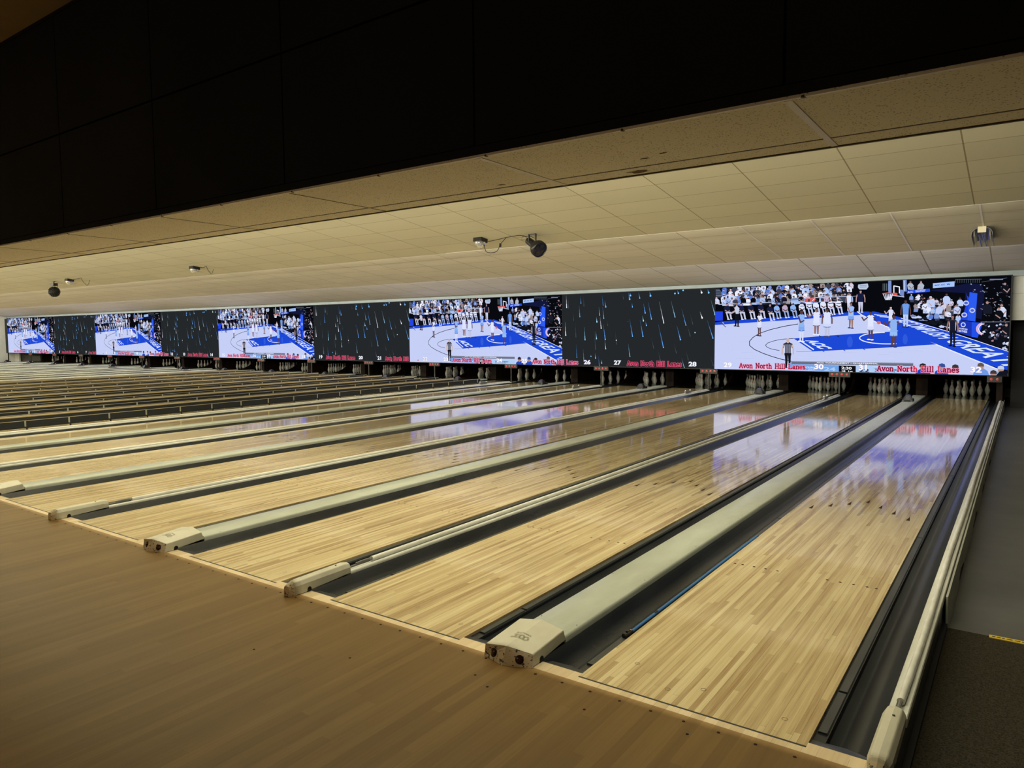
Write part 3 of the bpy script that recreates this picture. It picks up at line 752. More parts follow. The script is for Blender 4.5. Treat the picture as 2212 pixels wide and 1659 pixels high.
def homography(src, dst):
    """3x3 from four point pairs, plain gaussian elimination"""
    A = []
    for (x, y), (u, v) in zip(src, dst):
        A.append([x, y, 1, 0, 0, 0, -u * x, -u * y, u]); A.append([0, 0, 0, x, y, 1, -v * x, -v * y, v])
    for i in range(8):
        p = max(range(i, 8), key=lambda r_: abs(A[r_][i])); A[i], A[p] = A[p], A[i]
        for j in range(8):
            if j != i:
                q = A[j][i] / A[i][i]; A[j] = [a - q * b for a, b in zip(A[j], A[i])]
    h = [A[i][8] / A[i][i] for i in range(8)]
    def f(x, y):
        d = h[6] * x + h[7] * y + 1; return ((h[0] * x + h[1] * y + h[2]) / d, (h[3] * x + h[4] * y + h[5]) / d)
    return f
class Pic:
    """a flat picture made of coloured pieces: s to the right, t up, in units of the screen height"""
    def __init__(s, W_, H_=1.0): s.W = W_; s.H = H_; s.p = []; s.map = lambda x, y: (x, y)
    def poly(s, pts, c, raw=False):
        q = [tuple(p) if raw else s.map(*p) for p in pts]; q = clip(q, s.W, s.H)
        if len(q) >= 3: s.p.append((q, lin(c)))
    def line(s, pts, wd, c, raw=False):
        q = [tuple(p) if raw else s.map(*p) for p in pts]
        for a, b in zip(q[:-1], q[1:]):
            dx, dy = b[0] - a[0], b[1] - a[1]; l = math.hypot(dx, dy)
            if l < 1e-7: continue
            nx, ny = -dy / l * wd / 2, dx / l * wd / 2; ex, ey = dx / l * wd * 0.25, dy / l * wd * 0.25
            s.poly([(a[0] + nx - ex, a[1] + ny - ey), (a[0] - nx - ex, a[1] - ny - ey), (b[0] - nx + ex, b[1] - ny + ey), (b[0] + nx + ex, b[1] + ny + ey)], c, True)
    def ell(s, cx, cy, rx, ry, c, n=10, raw=False): s.poly([(cx + rx * math.cos(2 * PI * k / n), cy + ry * math.sin(2 * PI * k / n)) for k in range(n)], c, raw)
    def build(s, name, parent, step=1.2e-5):
        v = []; f = []; col = []
        for i, (q, c) in enumerate(s.p):
            n = len(v); v += [(a, -i * step, b) for a, b in q]; f.append(tuple(range(n, n + len(q)))); col += [(*c, 1.0)] * len(q)
        me = bpy.data.meshes.new(name); me.from_pydata(v, [], f)
        ca = me.color_attributes.new('Col', 'FLOAT_COLOR', 'CORNER'); ca.data.foreach_set('color', [x for c in col for x in c])
        me.materials.append(em); return link(bpy.data.objects.new(name, me), parent)

def game_picture():
    P = Pic(3.0); RND = random.Random(5)
    H = homography([(1545, 622.8), (2186.6, 591.2), (2178, 811), (1543.5, 798)], [(0, 1), (3.0, 1), (3.0, 0), (0, 0)])
    k = 340 / 2212
    L = lambda x, y: H(1540 + x * k, 580 + y * k)
    P.map = L
    R = lambda x, y: (x + 2082, y)                      # right-hand crop is 320 px further right
    def RP(pts): return [R(*p) for p in pts]
    BLK = (10, 12, 20); CT = (198, 207, 246); BL = (28, 72, 214); NAVY = (22, 28, 60); WHT = (236, 240, 255)
    LB = (142, 182, 244); SKIN = (150, 112, 104); DSK = (92, 62, 58); GR = (58, 66, 88)
    P.poly([(0, 0), (3, 0), (3, 1), (0, 1)], (8, 10, 16), True)
    # crowd in the stands: heads, shirts, arms
    cols = [(225, 232, 255), (170, 200, 250), (200, 214, 250), (28, 30, 42), (20, 22, 32), (120, 150, 220), (60, 66, 86), (214, 206, 226), (150, 140, 140), (236, 240, 255), (36, 40, 54), (90, 124, 210)]
    def spect(x, y, s, c=None, sk=None):
        c = c or RND.choice(cols); sk = sk or RND.choice([(176, 138, 132), (140, 104, 98), (196, 164, 162), (96, 68, 64)])
        lean = RND.uniform(-0.15, 0.15) * s
        P.poly([(x - 0.42 * s, y + 0.95 * s), (x - 0.46 * s + lean, y + 0.3 * s), (x - 0.2 * s + lean, y + 0.02 * s), (x + 0.2 * s + lean, y + 0.02 * s), (x + 0.46 * s + lean, y + 0.32 * s), (x + 0.4 * s, y + 0.95 * s)], c)
        a = RND.choice([0, 1, 2])
        if a: P.line([(x - 0.3 * s, y + 0.45 * s), (x + RND.uniform(-.1, .3) * s, y + 0.75 * s)], 0.0034 * s / 50, sk)
        if a == 2: P.line([(x + 0.38 * s, y + 0.4 * s), (x + 0.1 * s, y + 0.8 * s)], 0.0034 * s / 50, sk)
        P.ell(x + lean, y - 0.16 * s, 0.15 * s, 0.19 * s, sk, 8)
        P.poly([(x + lean - 0.16 * s, y - 0.16 * s), (x + lean - 0.12 * s, y - 0.36 * s), (x + lean + 0.12 * s, y - 0.36 * s), (x + lean + 0.16 * s, y - 0.16 * s), (x + lean, y - 0.26 * s)], RND.choice([(24, 20, 24), (60, 48, 46), (210, 214, 230), (30, 26, 30)]))
    # stair, upper left
    for i in range(7): P.poly([(38, 290 + i * 18), (90 + i * 10, 288 + i * 18), (94 + i * 10, 298 + i * 18), (38, 300 + i * 18)], (120, 134, 160) if i % 2 else (84, 94, 118))
    for row in range(4):
        y = 262 + row * 62
        x = 150 + 20 * (row % 2)
        while x < 1950:
            spect(x + RND.uniform(-12, 12), y - (x - 150) * 0.042 + RND.uniform(-10, 10), 78 + row * 5); x += RND.uniform(52, 84)
    P.poly([(2035, 215), (2170, 200), (2180, 245), (2150, 285), (2050, 285), (2030, 255)], (186, 200, 226))
    P.line([(2060, 235), (2150, 228)], 0.006, (120, 136, 170)); P.line([(2060, 255), (2150, 248)], 0.006, (120, 136, 170))
    for i in range(9): P.line([(110 + i * 220, 500 - i * 14), (290 + i * 220, 488 - i * 14)], 0.006, (150, 160, 190))
    for x in (355, 470): P.poly([(x, 385), (x + 22, 360), (x + 62, 360), (x + 86, 382)], (70, 76, 90))
    # officials' row: dark jackets, light shirts
    x = 40
    for x, c in ((60, (210, 218, 250)), (215, (160, 184, 240)), (430, BLK), (560, BLK), (700, (170, 196, 240)), (905, (24, 26, 40)), (1000, (24, 26, 40)), (1230, (20, 22, 34)), (1340, (190, 190, 220)), (1450, BLK), (1590, (200, 180, 214)), (1700, (30, 34, 50)), (1800, (60, 72, 90))):
        spect(x, 425 - x * 0.028, 84, c)
    for a, b, y in ((80, 850, 508), (980, 1290, 470), (1420, 1860, 405)): P.line([(a, y), (b, y - (b - a) * 0.045)], 0.010, (176, 186, 214))
    P.poly([(1285, 420), (1435, 408), (1435, 458), (1285, 470)], (222, 92, 86)); P.line([(1390, 450), (1420, 420)], 0.008, WHT)
    P.poly([(1090, 420), (1180, 405), (1200, 440), (1080, 450)], (120, 140, 180))
    # blue band between bench and court, then the floor
    P.poly([(20, 765), (140, 745), (860, 690), (1340, 652), (1880, 612), R(180, 595), R(0, 680), (2030, 655), (1870, 664), (1200, 718), (600, 762), (20, 805)], BL)
    P.poly([(30, 608), (138, 606), (138, 735), (30, 742)], (36, 70, 226))
    P.poly([(20, 800), (600, 757), (1200, 715), (1870, 660), (2030, 650), R(0, 645), R(205, 740), R(520, 880), R(1050, 1060), R(1700, 1320), R(2090, 1480), R(2090, 1520), (20, 1440)], CT)
    for i in range(90):
        x = RND.uniform(30, 3900); y = RND.uniform(700, 1440); c = RND.choice([(186, 196, 238), (208, 216, 250), (178, 188, 230)])
        if y > 720 + 0 * x and y > 700 + (x - 2300) * 0.42 and y > 800 - x * 0.06:
            P.line([(x, y), (x + RND.uniform(60, 260), y + 4)], 0.0018, c)
    P.line([(105, 760), (180, 828)], 0.008, (70, 74, 100)); P.line([(135, 762), (150, 776)], 0.007, WHT)
    # baseline band with slanted lettering
    P.poly(RP([(-60, 600), (180, 598), (660, 700), (1220, 870), (1620, 1000), (2120, 1170), (2120, 1440), (1700, 1325), (1050, 1062), (520, 882), (205, 745), (0, 648)]), BL)
    P.line(RP([(-60, 600), (0, 645), (205, 748), (520, 880), (1050, 1060), (1700, 1320), (2000, 1440)]), 0.010, WHT)
    P.line(RP([(560, 690), (1220, 875), (1620, 1005), (2100, 1165)]), 0.006, WHT)
    ps = text_polys('ACCOMPLISH GREATNESS', 1.0, 0.02); x0, y0, x1, y1 = bbox(ps)
    HT = homography([(x0, y0), (x0 + (x1 - x0) * 0.80, y0), (x0 + (x1 - x0) * 0.80, y1), (x0, y1)], RP([(450, 714), (1890, 1312), (2290, 1285), (640, 708)]))
    for p in ps: P.poly([HT(a, b) for a, b in p], (216, 232, 255))
    for i, y in enumerate((640, 655, 670)): P.line(RP([(180 + i * 40, y), (360 + i * 30, y + 16)]), 0.008, (190, 206, 255))
    # lane (key), league letters, arcs
    P.poly([(1130, 985), (1500, 950), (2080, 908), R(100, 905), R(560, 870), R(1060, 1060), R(320, 1112), R(0, 1130), (1400, 1168)], BL)
    for x in (1500, 1750): P.line([(x - 12, 942), (x + 12, 960)], 0.008, NAVY)
    for x in (1545, 1840, 2120): P.line([(x - 20, 1150 - (x - 1545) * 0.05), (x + 14, 1172 - (x - 1545) * 0.05)], 0.008, BL)
    ps = text_polys('ACC', 1.0, 0.05); x0, y0, x1, y1 = bbox(ps)
    HT = homography([(x0, y0), (x1, y0), (x1, y1), (x0, y1)], [(1285, 1012), (1490, 1130), (1690, 1128), (1440, 1002)])
    for p in ps: P.poly([HT(a, b) for a, b in p], (214, 228, 255))
    P.line([(1225, 1015), (1410, 1140)], 0.014, (214, 228, 255))
    def E_(cx, cy, rx, ry, a0, a1, n=26): return [(cx + rx * math.cos(math.radians(a0 + (a1 - a0) * i / n)), cy + ry * math.sin(math.radians(a0 + (a1 - a0) * i / n))) for i in range(n + 1)]
    P.line([R(*p) for p in E_(360, 975, 385, 82, 70, 265)], 0.010, WHT)
    P.line([(1190, 780), (1000, 812), (800, 862), (650, 915), (560, 972), (510, 1030), (512, 1085), (580, 1142), (700, 1196), (830, 1242), (960, 1280), (1110, 1310), (1460, 1330)], 0.008, NAVY)
    P.line([(1130, 985), (1000, 993), (870, 1015), (770, 1048), (735, 1082), (760, 1112), (830, 1138), (930, 1156)], 0.006, NAVY)
    P.line([(1170, 1172), (1400, 1168)], 0.004, (130, 140, 190))
    for a in ((1920, 940, 60, 160), (2620 + 80, 900, 50, 150)): P.ell(a[0] + 0, a[1] + 90, a[2] * 0.7, a[3] * 0.5, (48, 90, 220), 12)
    # bench: dark jackets with light trousers, then players in light blue, then players in white
    def bench(x, y, s, top, bot, sk=None):
        P.poly([(x - 0.1 * s, y + 0.95 * s), (x + 0.05 * s, y + 1.0 * s), (x + 0.35 * s, y + 1.9 * s), (x + 0.12 * s, y + 1.95 * s)], bot)
        P.poly([(x + 0.35 * s, y + 0.95 * s), (x + 0.6 * s, y + 0.95 * s), (x + 0.75 * s, y + 1.85 * s), (x + 0.55 * s, y + 1.9 * s)], bot)
        P.ell(x + 0.28 * s, y + 1.98 * s, 0.2 * s, 0.07 * s, WHT, 8); P.ell(x + 0.68 * s, y + 1.92 * s, 0.16 * s, 0.07 * s, WHT, 8)
        P.poly([(x - 0.28 * s, y + 1.0 * s), (x - 0.38 * s, y + 0.35 * s), (x - 0.12 * s, y + 0.06 * s), (x + 0.28 * s, y + 0.05 * s), (x + 0.5 * s, y + 0.4 * s), (x + 0.5 * s, y + 1.0 * s)], top)
        P.poly([(x - 0.15 * s, y + 0.95 * s), (x + 0.6 * s, y + 0.92 * s), (x + 0.6 * s, y + 1.12 * s), (x - 0.1 * s, y + 1.15 * s)], bot)
        P.line([(x - 0.2 * s, y + 0.7 * s), (x + 0.2 * s, y + 0.92 * s), (x + 0.4 * s, y + 0.75 * s)], 0.010, sk or SKIN)
        P.ell(x + 0.08 * s, y - 0.13 * s, 0.15 * s, 0.19 * s, sk or SKIN, 9)
        P.poly([(x - 0.08 * s, y - 0.15 * s), (x - 0.04 * s, y - 0.36 * s), (x + 0.18 * s, y - 0.37 * s), (x + 0.25 * s, y - 0.14 * s), (x + 0.1 * s, y - 0.26 * s)], RND.choice([(190, 196, 214), (26, 22, 26), (70, 60, 62)]))
    for x, y in ((190, 520), (385, 520), (520, 512), (660, 505), (790, 530)): bench(x, y, 100, (26, 32, 66), (200, 204, 230), (182, 148, 146))
    for x, y in ((885, 518), (1000, 510), (1115, 505)): bench(x, y, 92, LB if x != 1000 else (190, 170, 196), (150, 170, 220), DSK)
    for x, y in ((1235, 492), (1335, 462), (1435, 470), (1535, 455), (1640, 455), (1750, 445)): bench(x, y, 96, (226, 232, 255), (196, 206, 246), DSK if x != 1640 else SKIN)
    for x, y in ((1255, 520), (1345, 500), (1650, 478), (1760, 480)): P.line([(x - 30, y + 8), (x + 34, y + 4)], 0.007, (50, 60, 110))
    # standing figures
    def man(x, yt, yb, top, mid, leg, sk, w_=1.0, hair=(22, 18, 22), arms=0, shoe=(40, 42, 66), stripes=False, legsk=False, split=0.5):
        h = yb - yt; s = h / 7.4
        hw = s * 0.95 * w_
        # legs
        P.poly([(x - hw * 0.75, yt + h * split), (x + hw * 0.02, yt + h * split), (x - hw * 0.05, yt + h * 0.78), (x - hw * 0.2, yb - s * 0.2), (x - hw * 0.62, yb - s * 0.2), (x - hw * 0.62, yt + h * 0.76)], leg)
        P.poly([(x - hw * 0.02, yt + h * split), (x + hw * 0.75, yt + h * split), (x + hw * 0.66, yt + h * 0.77), (x + hw * 0.6, yb - s * 0.1), (x + hw * 0.2, yb - s * 0.1), (x + hw * 0.14, yt + h * 0.78)], leg)
        P.ell(x - hw * 0.55, yb - s * 0.1, s * 0.5, s * 0.18, shoe, 8); P.ell(x + hw * 0.42, yb, s * 0.5, s * 0.18, shoe, 8)
        if legsk:
            P.poly([(x - hw * 0.9, yt + h * split - s * 0.2), (x + hw * 0.9, yt + h * split - s * 0.2), (x + hw * 0.95, yt + h * 0.66), (x + hw * 0.08, yt + h * 0.68), (x, yt + h * 0.6), (x - hw * 0.08, yt + h * 0.68), (x - hw * 0.98, yt + h * 0.66)], mid)
            P.line([(x - hw * 0.95, yt + h * 0.655), (x - hw * 0.1, yt + h * 0.67)], 0.008, (90, 110, 180)); P.line([(x + hw * 0.1, yt + h * 0.67), (x + hw * 0.93, yt + h * 0.655)], 0.008, (90, 110, 180))
        # trunk
        P.poly([(x - hw * 0.78, yt + h * 0.54), (x - hw * 0.85, yt + h * 0.3), (x - hw * 1.08, yt + h * 0.19), (x - hw * 0.4, yt + h * 0.135), (x + hw * 0.4, yt + h * 0.135), (x + hw * 1.08, yt + h * 0.19), (x + hw * 0.85, yt + h * 0.3), (x + hw * 0.78, yt + h * 0.54)], top)
        if stripes:
            for i in range(-3, 4): P.line([(x + i * hw * 0.2, yt + h * 0.2), (x + i * hw * 0.2, yt + h * 0.5)], 0.0075, (24, 28, 50))
            P.poly([(x - hw * 1.1, yt + h * 0.19), (x - hw * 0.4, yt + h * 0.13), (x + hw * 0.4, yt + h * 0.13), (x + hw * 1.1, yt + h * 0.19), (x + hw * 1.25, yt + h * 0.32), (x + hw * 0.95, yt + h * 0.33), (x + hw * 0.7, yt + h * 0.2), (x - hw * 0.7, yt + h * 0.2), (x - hw * 0.95, yt + h * 0.33), (x - hw * 1.25, yt + h * 0.32)], (44, 42, 54))
            P.poly([(x - hw * 0.8, yt + h * 0.5), (x + hw * 0.8, yt + h * 0.5), (x + hw * 0.8, yt + h * 0.58), (x - hw * 0.8, yt + h * 0.58)], leg)
        aw = 0.0105 * h / 330
        if arms == 0:
            P.line([(x - hw * 1.05, yt + h * 0.22), (x - hw * 1.3, yt + h * 0.38), (x - hw * 1.35, yt + h * 0.54)], aw, sk); P.line([(x + hw * 1.05, yt + h * 0.22), (x + hw * 1.3, yt + h * 0.38), (x + hw * 1.3, yt + h * 0.54)], aw, sk)
        elif arms == 1:
            P.line([(x - hw * 0.9, yt + h * 0.22), (x - hw * 2.0, yt + h * 0.33), (x - hw * 2.6, yt + h * 0.22)], aw, sk); P.line([(x + hw * 0.9, yt + h * 0.22), (x + hw * 1.6, yt + h * 0.33)], aw, sk)
        elif arms == 2:
            P.line([(x - hw * 0.9, yt + h * 0.22), (x - hw * 0.3, yt + h * 0.40), (x + hw * 0.8, yt + h * 0.34)], aw, sk)
        P.poly([(x - s * 0.2, yt + s * 0.8), (x + s * 0.2, yt + s * 0.8), (x + s * 0.25, yt + s * 1.15), (x - s * 0.25, yt + s * 1.15)], sk)
        P.ell(x, yt + s * 0.5, s * 0.36, s * 0.48, sk, 10)
        P.poly([(x - s * 0.4, yt + s * 0.5), (x - s * 0.34, yt + s * 0.1), (x, yt - s * 0.05), (x + s * 0.34, yt + s * 0.1), (x + s * 0.4, yt + s * 0.5), (x + s * 0.2, yt + s * 0.26), (x - s * 0.2, yt + s * 0.26)], hair)
    man(335, 470, 815, (16, 18, 28), (16, 18, 28), (18, 20, 30), SKIN, 0.95, arms=2, shoe=(20, 20, 26))
    P.line([(240, 640), (310, 600)], 0.02, (190, 170, 180)); P.poly([(300, 560), (330, 520), (370, 560), (360, 640), (320, 640)], (200, 206, 230))
    man(1905, 330, 600, (222, 230, 255), WHT, (216, 224, 250), SKIN, 0.95, arms=0)
    man(2070, 292, 608, (22, 28, 62), NAVY, (204, 206, 232), (186, 150, 146), 1.15, arms=0, shoe=(210, 214, 235))
    man(650, 615, 950, (224, 230, 255), (214, 222, 250), DSK, DSK, 0.72, legsk=True, arms=2)
    man(1240, 575, 1030, LB, (126, 170, 240), (214, 222, 250), DSK, 0.75, hair=(20, 16, 20), arms=2, legsk=True, shoe=WHT)
    man(1450, 555, 930, (222, 228, 255), (216, 224, 252), SKIN, SKIN, 1.05, legsk=True, arms=1, shoe=WHT)
    man(1600, 550, 960, (218, 226, 252), (210, 218, 250), (190, 196, 226), DSK, 1.0, legsk=True, arms=0, shoe=(60, 66, 110))
    man(1935, 470, 835, (158, 190, 246), (124, 164, 236), SKIN, SKIN, 0.95, legsk=True, arms=2, shoe=(50, 60, 110), hair=(40, 28, 28))
    man(1050, 985, 1400, (220, 226, 250), BLK, (24, 24, 32), (206, 178, 170), 1.12, hair=(206, 178, 170), arms=0, stripes=True, shoe=(16, 16, 20), split=0.48)
    def manR(x, *a, **k_): man(x + 2082, *a, **k_)
    manR(130, 590, 1000, (226, 232, 255), (216, 222, 250), DSK, DSK, 0.9, legsk=True, arms=1, shoe=WHT)
    P.ell(2082 + 245, 755, 30, 22, (214, 110, 96), 12)
    manR(415, 520, 850, (220, 226, 250), (200, 208, 240), SKIN, (200, 168, 170), 0.8, legsk=True, arms=1, shoe=WHT)
    manR(455, 640, 1100, LB, (150, 190, 246), DSK, DSK, 0.95, legsk=True, arms=1, shoe=(40, 56, 120), hair=(36, 26, 28))
    manR(625, 425, 820, (110, 156, 234), (168, 198, 250), (188, 208, 250), DSK, 1.0, arms=0, shoe=(36, 46, 90))
    # people along the baseline and the dark tunnel at the right
    for i in range(60):
        x = 700 + RND.uniform(0, 700); y = 400 + (x - 700) * 0.18 + RND.uniform(-60, 190)
        if y < 790: spect(2082 + x, y, RND.uniform(60, 84))
    for i in range(34):
        x = RND.uniform(640, 1240); y = 640 + (x - 640) * 0.26 + RND.uniform(-20, 50); P.poly(RP([(x, y), (x + 40, y - 16), (x + 90, y + 4), (x + 70, y + 22), (x + 20, y + 20)]), RND.choice([(190, 204, 240), (20, 22, 34), (120, 136, 180), (20, 22, 30)]))
    for x, y, s in ((990, 420, 120), (1210, 370, 120), (1400, 420, 100), (1090, 520, 110), (1350, 520, 110)): spect(2082 + x, y, s, (190, 206, 246))
    P.poly(RP([(950, 300), (1200, 250), (1500, 190), (1700, 200), (1740, 330), (1700, 700), (1440, 640), (1470, 330)]), (18, 22, 58))
    P.poly(RP([(1475, 318), (1490, 360), (1525, 395), (1530, 314), (1640, 332), (1612, 735), (1395, 705), (1440, 640), (1500, 420)]), (30, 70, 226))
    P.poly(RP([(1530, 314), (1640, 332), (1612, 735), (1500, 715)]), (44, 92, 240))
    for x, y in ((1480, 470), (1455, 640), (1568, 575)): P.ell(2082 + x, y, 42, 36, (196, 206, 246), 12); P.ell(2082 + x, y, 27, 20, (70, 96, 214), 10)
    for i in range(130):
        x = RND.uniform(1500, 2085); y = RND.uniform(180, 1130)
        if (x < 1660 and y > 300 and y < 980): continue
        if y > 760 + (x - 1640) * 0.42 and y < 980: continue
        if y > 700 + (x - 1640) * 0.9: continue
        P.poly(RP([(x, y), (x + RND.uniform(8, 36), y - RND.uniform(0, 12)), (x + RND.uniform(14, 30), y + RND.uniform(6, 18))]), RND.choice([(150, 160, 190), (90, 96, 120), (60, 64, 84), (190, 200, 226), (140, 110, 110)]))
    P.poly(RP([(1640, 750), (2090, 760), (2090, 1160), (1900, 1080), (1600, 990), (1700, 900)]), (14, 16, 26))
    for i in range(60):
        x = RND.uniform(1700, 2080); y = 760 + RND.uniform(0, 1) * (150 + (x - 1700) * 0.75); P.poly(RP([(x, y), (x + RND.uniform(14, 50), y - 14), (x + RND.uniform(24, 60), y + 12), (x + 8, y + 18)]), RND.choice([(220, 228, 250), (180, 190, 226), (16, 18, 28), (170, 132, 130), (60, 66, 90)]))
    for x, y, s, c in ((1790, 480, 150, (24, 28, 40)), (1990, 520, 150, (210, 218, 246)), (1945, 570, 150, (14, 16, 24)), (2050, 210, 130, (16, 18, 28)), (2040, 800, 140, (22, 24, 34))): spect(2082 + x, y, s, c, (176, 140, 134))
    P.line(RP([(1690, 740), (2100, 735)]), 0.006, (110, 118, 140))
    for i in range(14): P.line(RP([(1330 + i * 26, 135), (1332 + i * 26, 180)]), 0.003, (90, 104, 120))
    P.line(RP([(1330, 135), (1700, 128)]), 0.004, (100, 116, 130)); P.line(RP([(1700, 170), (2060, 110)]), 0.004, (80, 90, 110)); P.line(RP([(1820, 132), (2000, 130)]), 0.012, (120, 130, 160))
    P.poly(RP([(1390, 712), (1560, 740), (1560, 952), (1340, 885)]), (26, 52, 180)); P.poly(RP([(1560, 740), (1720, 752), (1645, 965), (1560, 952)]), (34, 80, 232))
    P.ell(2082 + 1440, 780, 36, 36, (206, 216, 250), 12); P.ell(2082 + 1440, 780, 24, 22, (40, 70, 200), 10)
    for body, quad in (('ACCOMPLISH', [(1360, 838), (1500, 858), (1500, 836), (1365, 818)]), ('GREATNESS', [(1352, 876), (1495, 898), (1497, 866), (1356, 846)])):
        ps = text_polys(body, 1.0, 0.03); x0, y0, x1, y1 = bbox(ps); HT = homography([(x0, y0), (x1, y0), (x1, y1), (x0, y1)], RP(quad))
        for p in ps: P.poly([HT(a, b) for a, b in p], (222, 230, 255))
    P.line([R(*p) for p in E_(1740, 838, 105, 84, 110, 250, 12)], 0.016, (226, 180, 210)); P.line([R(*p) for p in E_(1760, 838, 100, 76, 110, 250, 12)], 0.008, WHT)
    # goal, net, stanchions, boards
    for i in range(5): P.line(RP([(305 + i * 24, 200), (305 + i * 24, 300)]), 0.004, (120, 136, 140))
    P.line(RP([(400, 168), (402, 325)]), 0.030, (120, 146, 210)); P.line(RP([(612, 158), (616, 300)]), 0.034, (120, 146, 210)); P.line(RP([(604, 158), (608, 300)]), 0.008, (200, 214, 245))
    for x in (700, 830): spect(2082 + x, 190, 100, (176, 186, 206))
    P.poly(RP([(545, 285), (605, 290), (600, 385), (540, 360)]), (120, 140, 200))
    P.line(RP([(458, 330), (458, 232), (536, 246), (536, 335)]), 0.010, WHT); P.line(RP([(400, 360), (600, 388)]), 0.010, (190, 196, 220))
    P.ell(2082 + 470, 348, 42, 20, (222, 90, 84), 12); P.line(RP([(300, 345), (370, 332), (440, 340), (500, 352)]), 0.010, (222, 96, 88))
    for i in range(6): P.line(RP([(308 + i * 26, 348), (340 + i * 16, 430)]), 0.006, (226, 232, 252)); P.line(RP([(438 - i * 26, 348), (400 - i * 12, 430)]), 0.006, (226, 232, 252))
    P.poly(RP([(640, 296), (965, 268), (970, 312), (640, 344)]), (40, 84, 226))
    for body, quad in (('ACC', [(650, 334), (730, 326), (732, 300), (652, 306)]), ('ACCOMPLISH', [(762, 304), (905, 292), (905, 278), (762, 290)]), ('GREATNESS', [(762, 322), (900, 310), (900, 296), (762, 308)])):
        ps = text_polys(body, 1.0, 0.03); x0, y0, x1, y1 = bbox(ps); HT = homography([(x0, y0), (x1, y0), (x1, y1), (x0, y1)], RP(quad))
        for p in ps: P.poly([HT(a, b) for a, b in p], (214, 224, 255))
    P.poly(RP([(1010, 192), (1318, 162), (1314, 236), (1010, 262)]), (166, 196, 250))
    for body, quad in (('ACC', [(1030, 232), (1100, 226), (1106, 206), (1036, 212)]), ('ACC', [(1120, 222), (1180, 218), (1182, 200), (1122, 206)]), ('W', [(1206, 218), (1255, 214), (1256, 192), (1206, 196)])):
        ps = text_polys(body, 1.0, 0.04); x0, y0, x1, y1 = bbox(ps); HT = homography([(x0, y0), (x1, y0), (x1, y1), (x0, y1)], RP(quad))
        for p in ps: P.poly([HT(a, b) for a, b in p], (30, 48, 120))
    # second referee at the baseline
    manR(1290, 640, 1085, (228, 232, 250), BLK, (20, 22, 32), SKIN, 1.0, hair=(40, 34, 36), arms=0, stripes=True, shoe=(16, 16, 24), split=0.46)
    # score bar
    P.poly([(1100, 1304), R(735, 1325), R(735, 1370), (1100, 1345)], (104, 110, 128)); P.poly([(1100, 1304), R(735, 1325), R(735, 1336), (1100, 1314)], (150, 156, 176))
    P.poly([(1080, 1345), (1772, 1362), (1772, 1452), (1080, 1425)], (116, 164, 232)); P.poly([(2002, 1368), R(735, 1375), R(735, 1478), (2002, 1460)], (176, 206, 246)); P.poly([(1768, 1364), (2006, 1370), (2006, 1462), (1768, 1452)], (12, 13, 20))
    for body, quad, c in (('ACC TOURNAMENT \u2022 QUARTERFINAL', [(1455, 1338), R(240, 1352), R(240, 1330), (1455, 1316)], (236, 240, 250)),
                          ('2:30', [(1806, 1418), (1950, 1424), (1950, 1386), (1806, 1380)], (240, 240, 250)), ('18  1st', [(1812, 1456), (1966, 1462), (1966, 1438), (1812, 1432)], (240, 240, 250)),
                          ('24', [(1560, 1440), (1722, 1446), (1722, 1392), (1560, 1386)], (166, 206, 250)), ('22', [(2050, 1456), R(115, 1462), R(115, 1412), (2050, 1404)], (50, 60, 90)),
                          ('CAROLINA', [(1230, 1402), (1440, 1408), (1440, 1384), (1230, 1378)], (222, 232, 255)), ('(13-7)', [(1340, 1432), (1430, 1434), (1430, 1414), (1340, 1412)], (222, 232, 255)),
                          ('WAKE FOREST', [(2082 + 190, 1428), R(560, 1440), R(560, 1416), R(190, 1402)], (60, 76, 120)), ('#10 (13-7)', [R(190, 1456), R(480, 1464), R(480, 1444), R(190, 1436)], (60, 76, 120))):
        ps = text_polys(body, 1.0, 0.03); x0, y0, x1, y1 = bbox(ps); HT = homography([(x0, y0), (x1, y0), (x1, y1), (x0, y1)], quad)
        for p in ps: P.poly([HT(a, b) for a, b in p], c)
    P.poly(RP([(165, 1378), (735, 1386), (735, 1390), (165, 1382)]), (210, 226, 250))
    # heads at the bottom
    for x, y, c, hc in ((870, 1370, (34, 70, 190), (52, 40, 44)), (1140, 1370, (36, 76, 200), (54, 80, 150)), (1330, 1385, (196, 206, 240), (62, 52, 54)), (1690, 1360, (112, 152, 228), (96, 84, 84)), (1975, 1400, (150, 170, 214), (196, 206, 230)), (1870, 1465, (120, 158, 228), (70, 56, 54))):
        P.poly(RP([(x - 110, y + 140), (x - 95, y + 75), (x - 40, y + 42), (x + 45, y + 42), (x + 100, y + 80), (x + 120, y + 140)]), c); P.ell(2082 + x, y + 15, 44, 44, (176, 140, 128), 12)
        P.poly(RP([(x - 48, y + 10), (x - 40, y - 28), (x, y - 42), (x + 42, y - 28), (x + 50, y + 14)]), hc)
    P.poly(RP([(1960, 1440), (2100, 1430), (2100, 1520), (1900, 1510)]), (18, 22, 34))
    return P

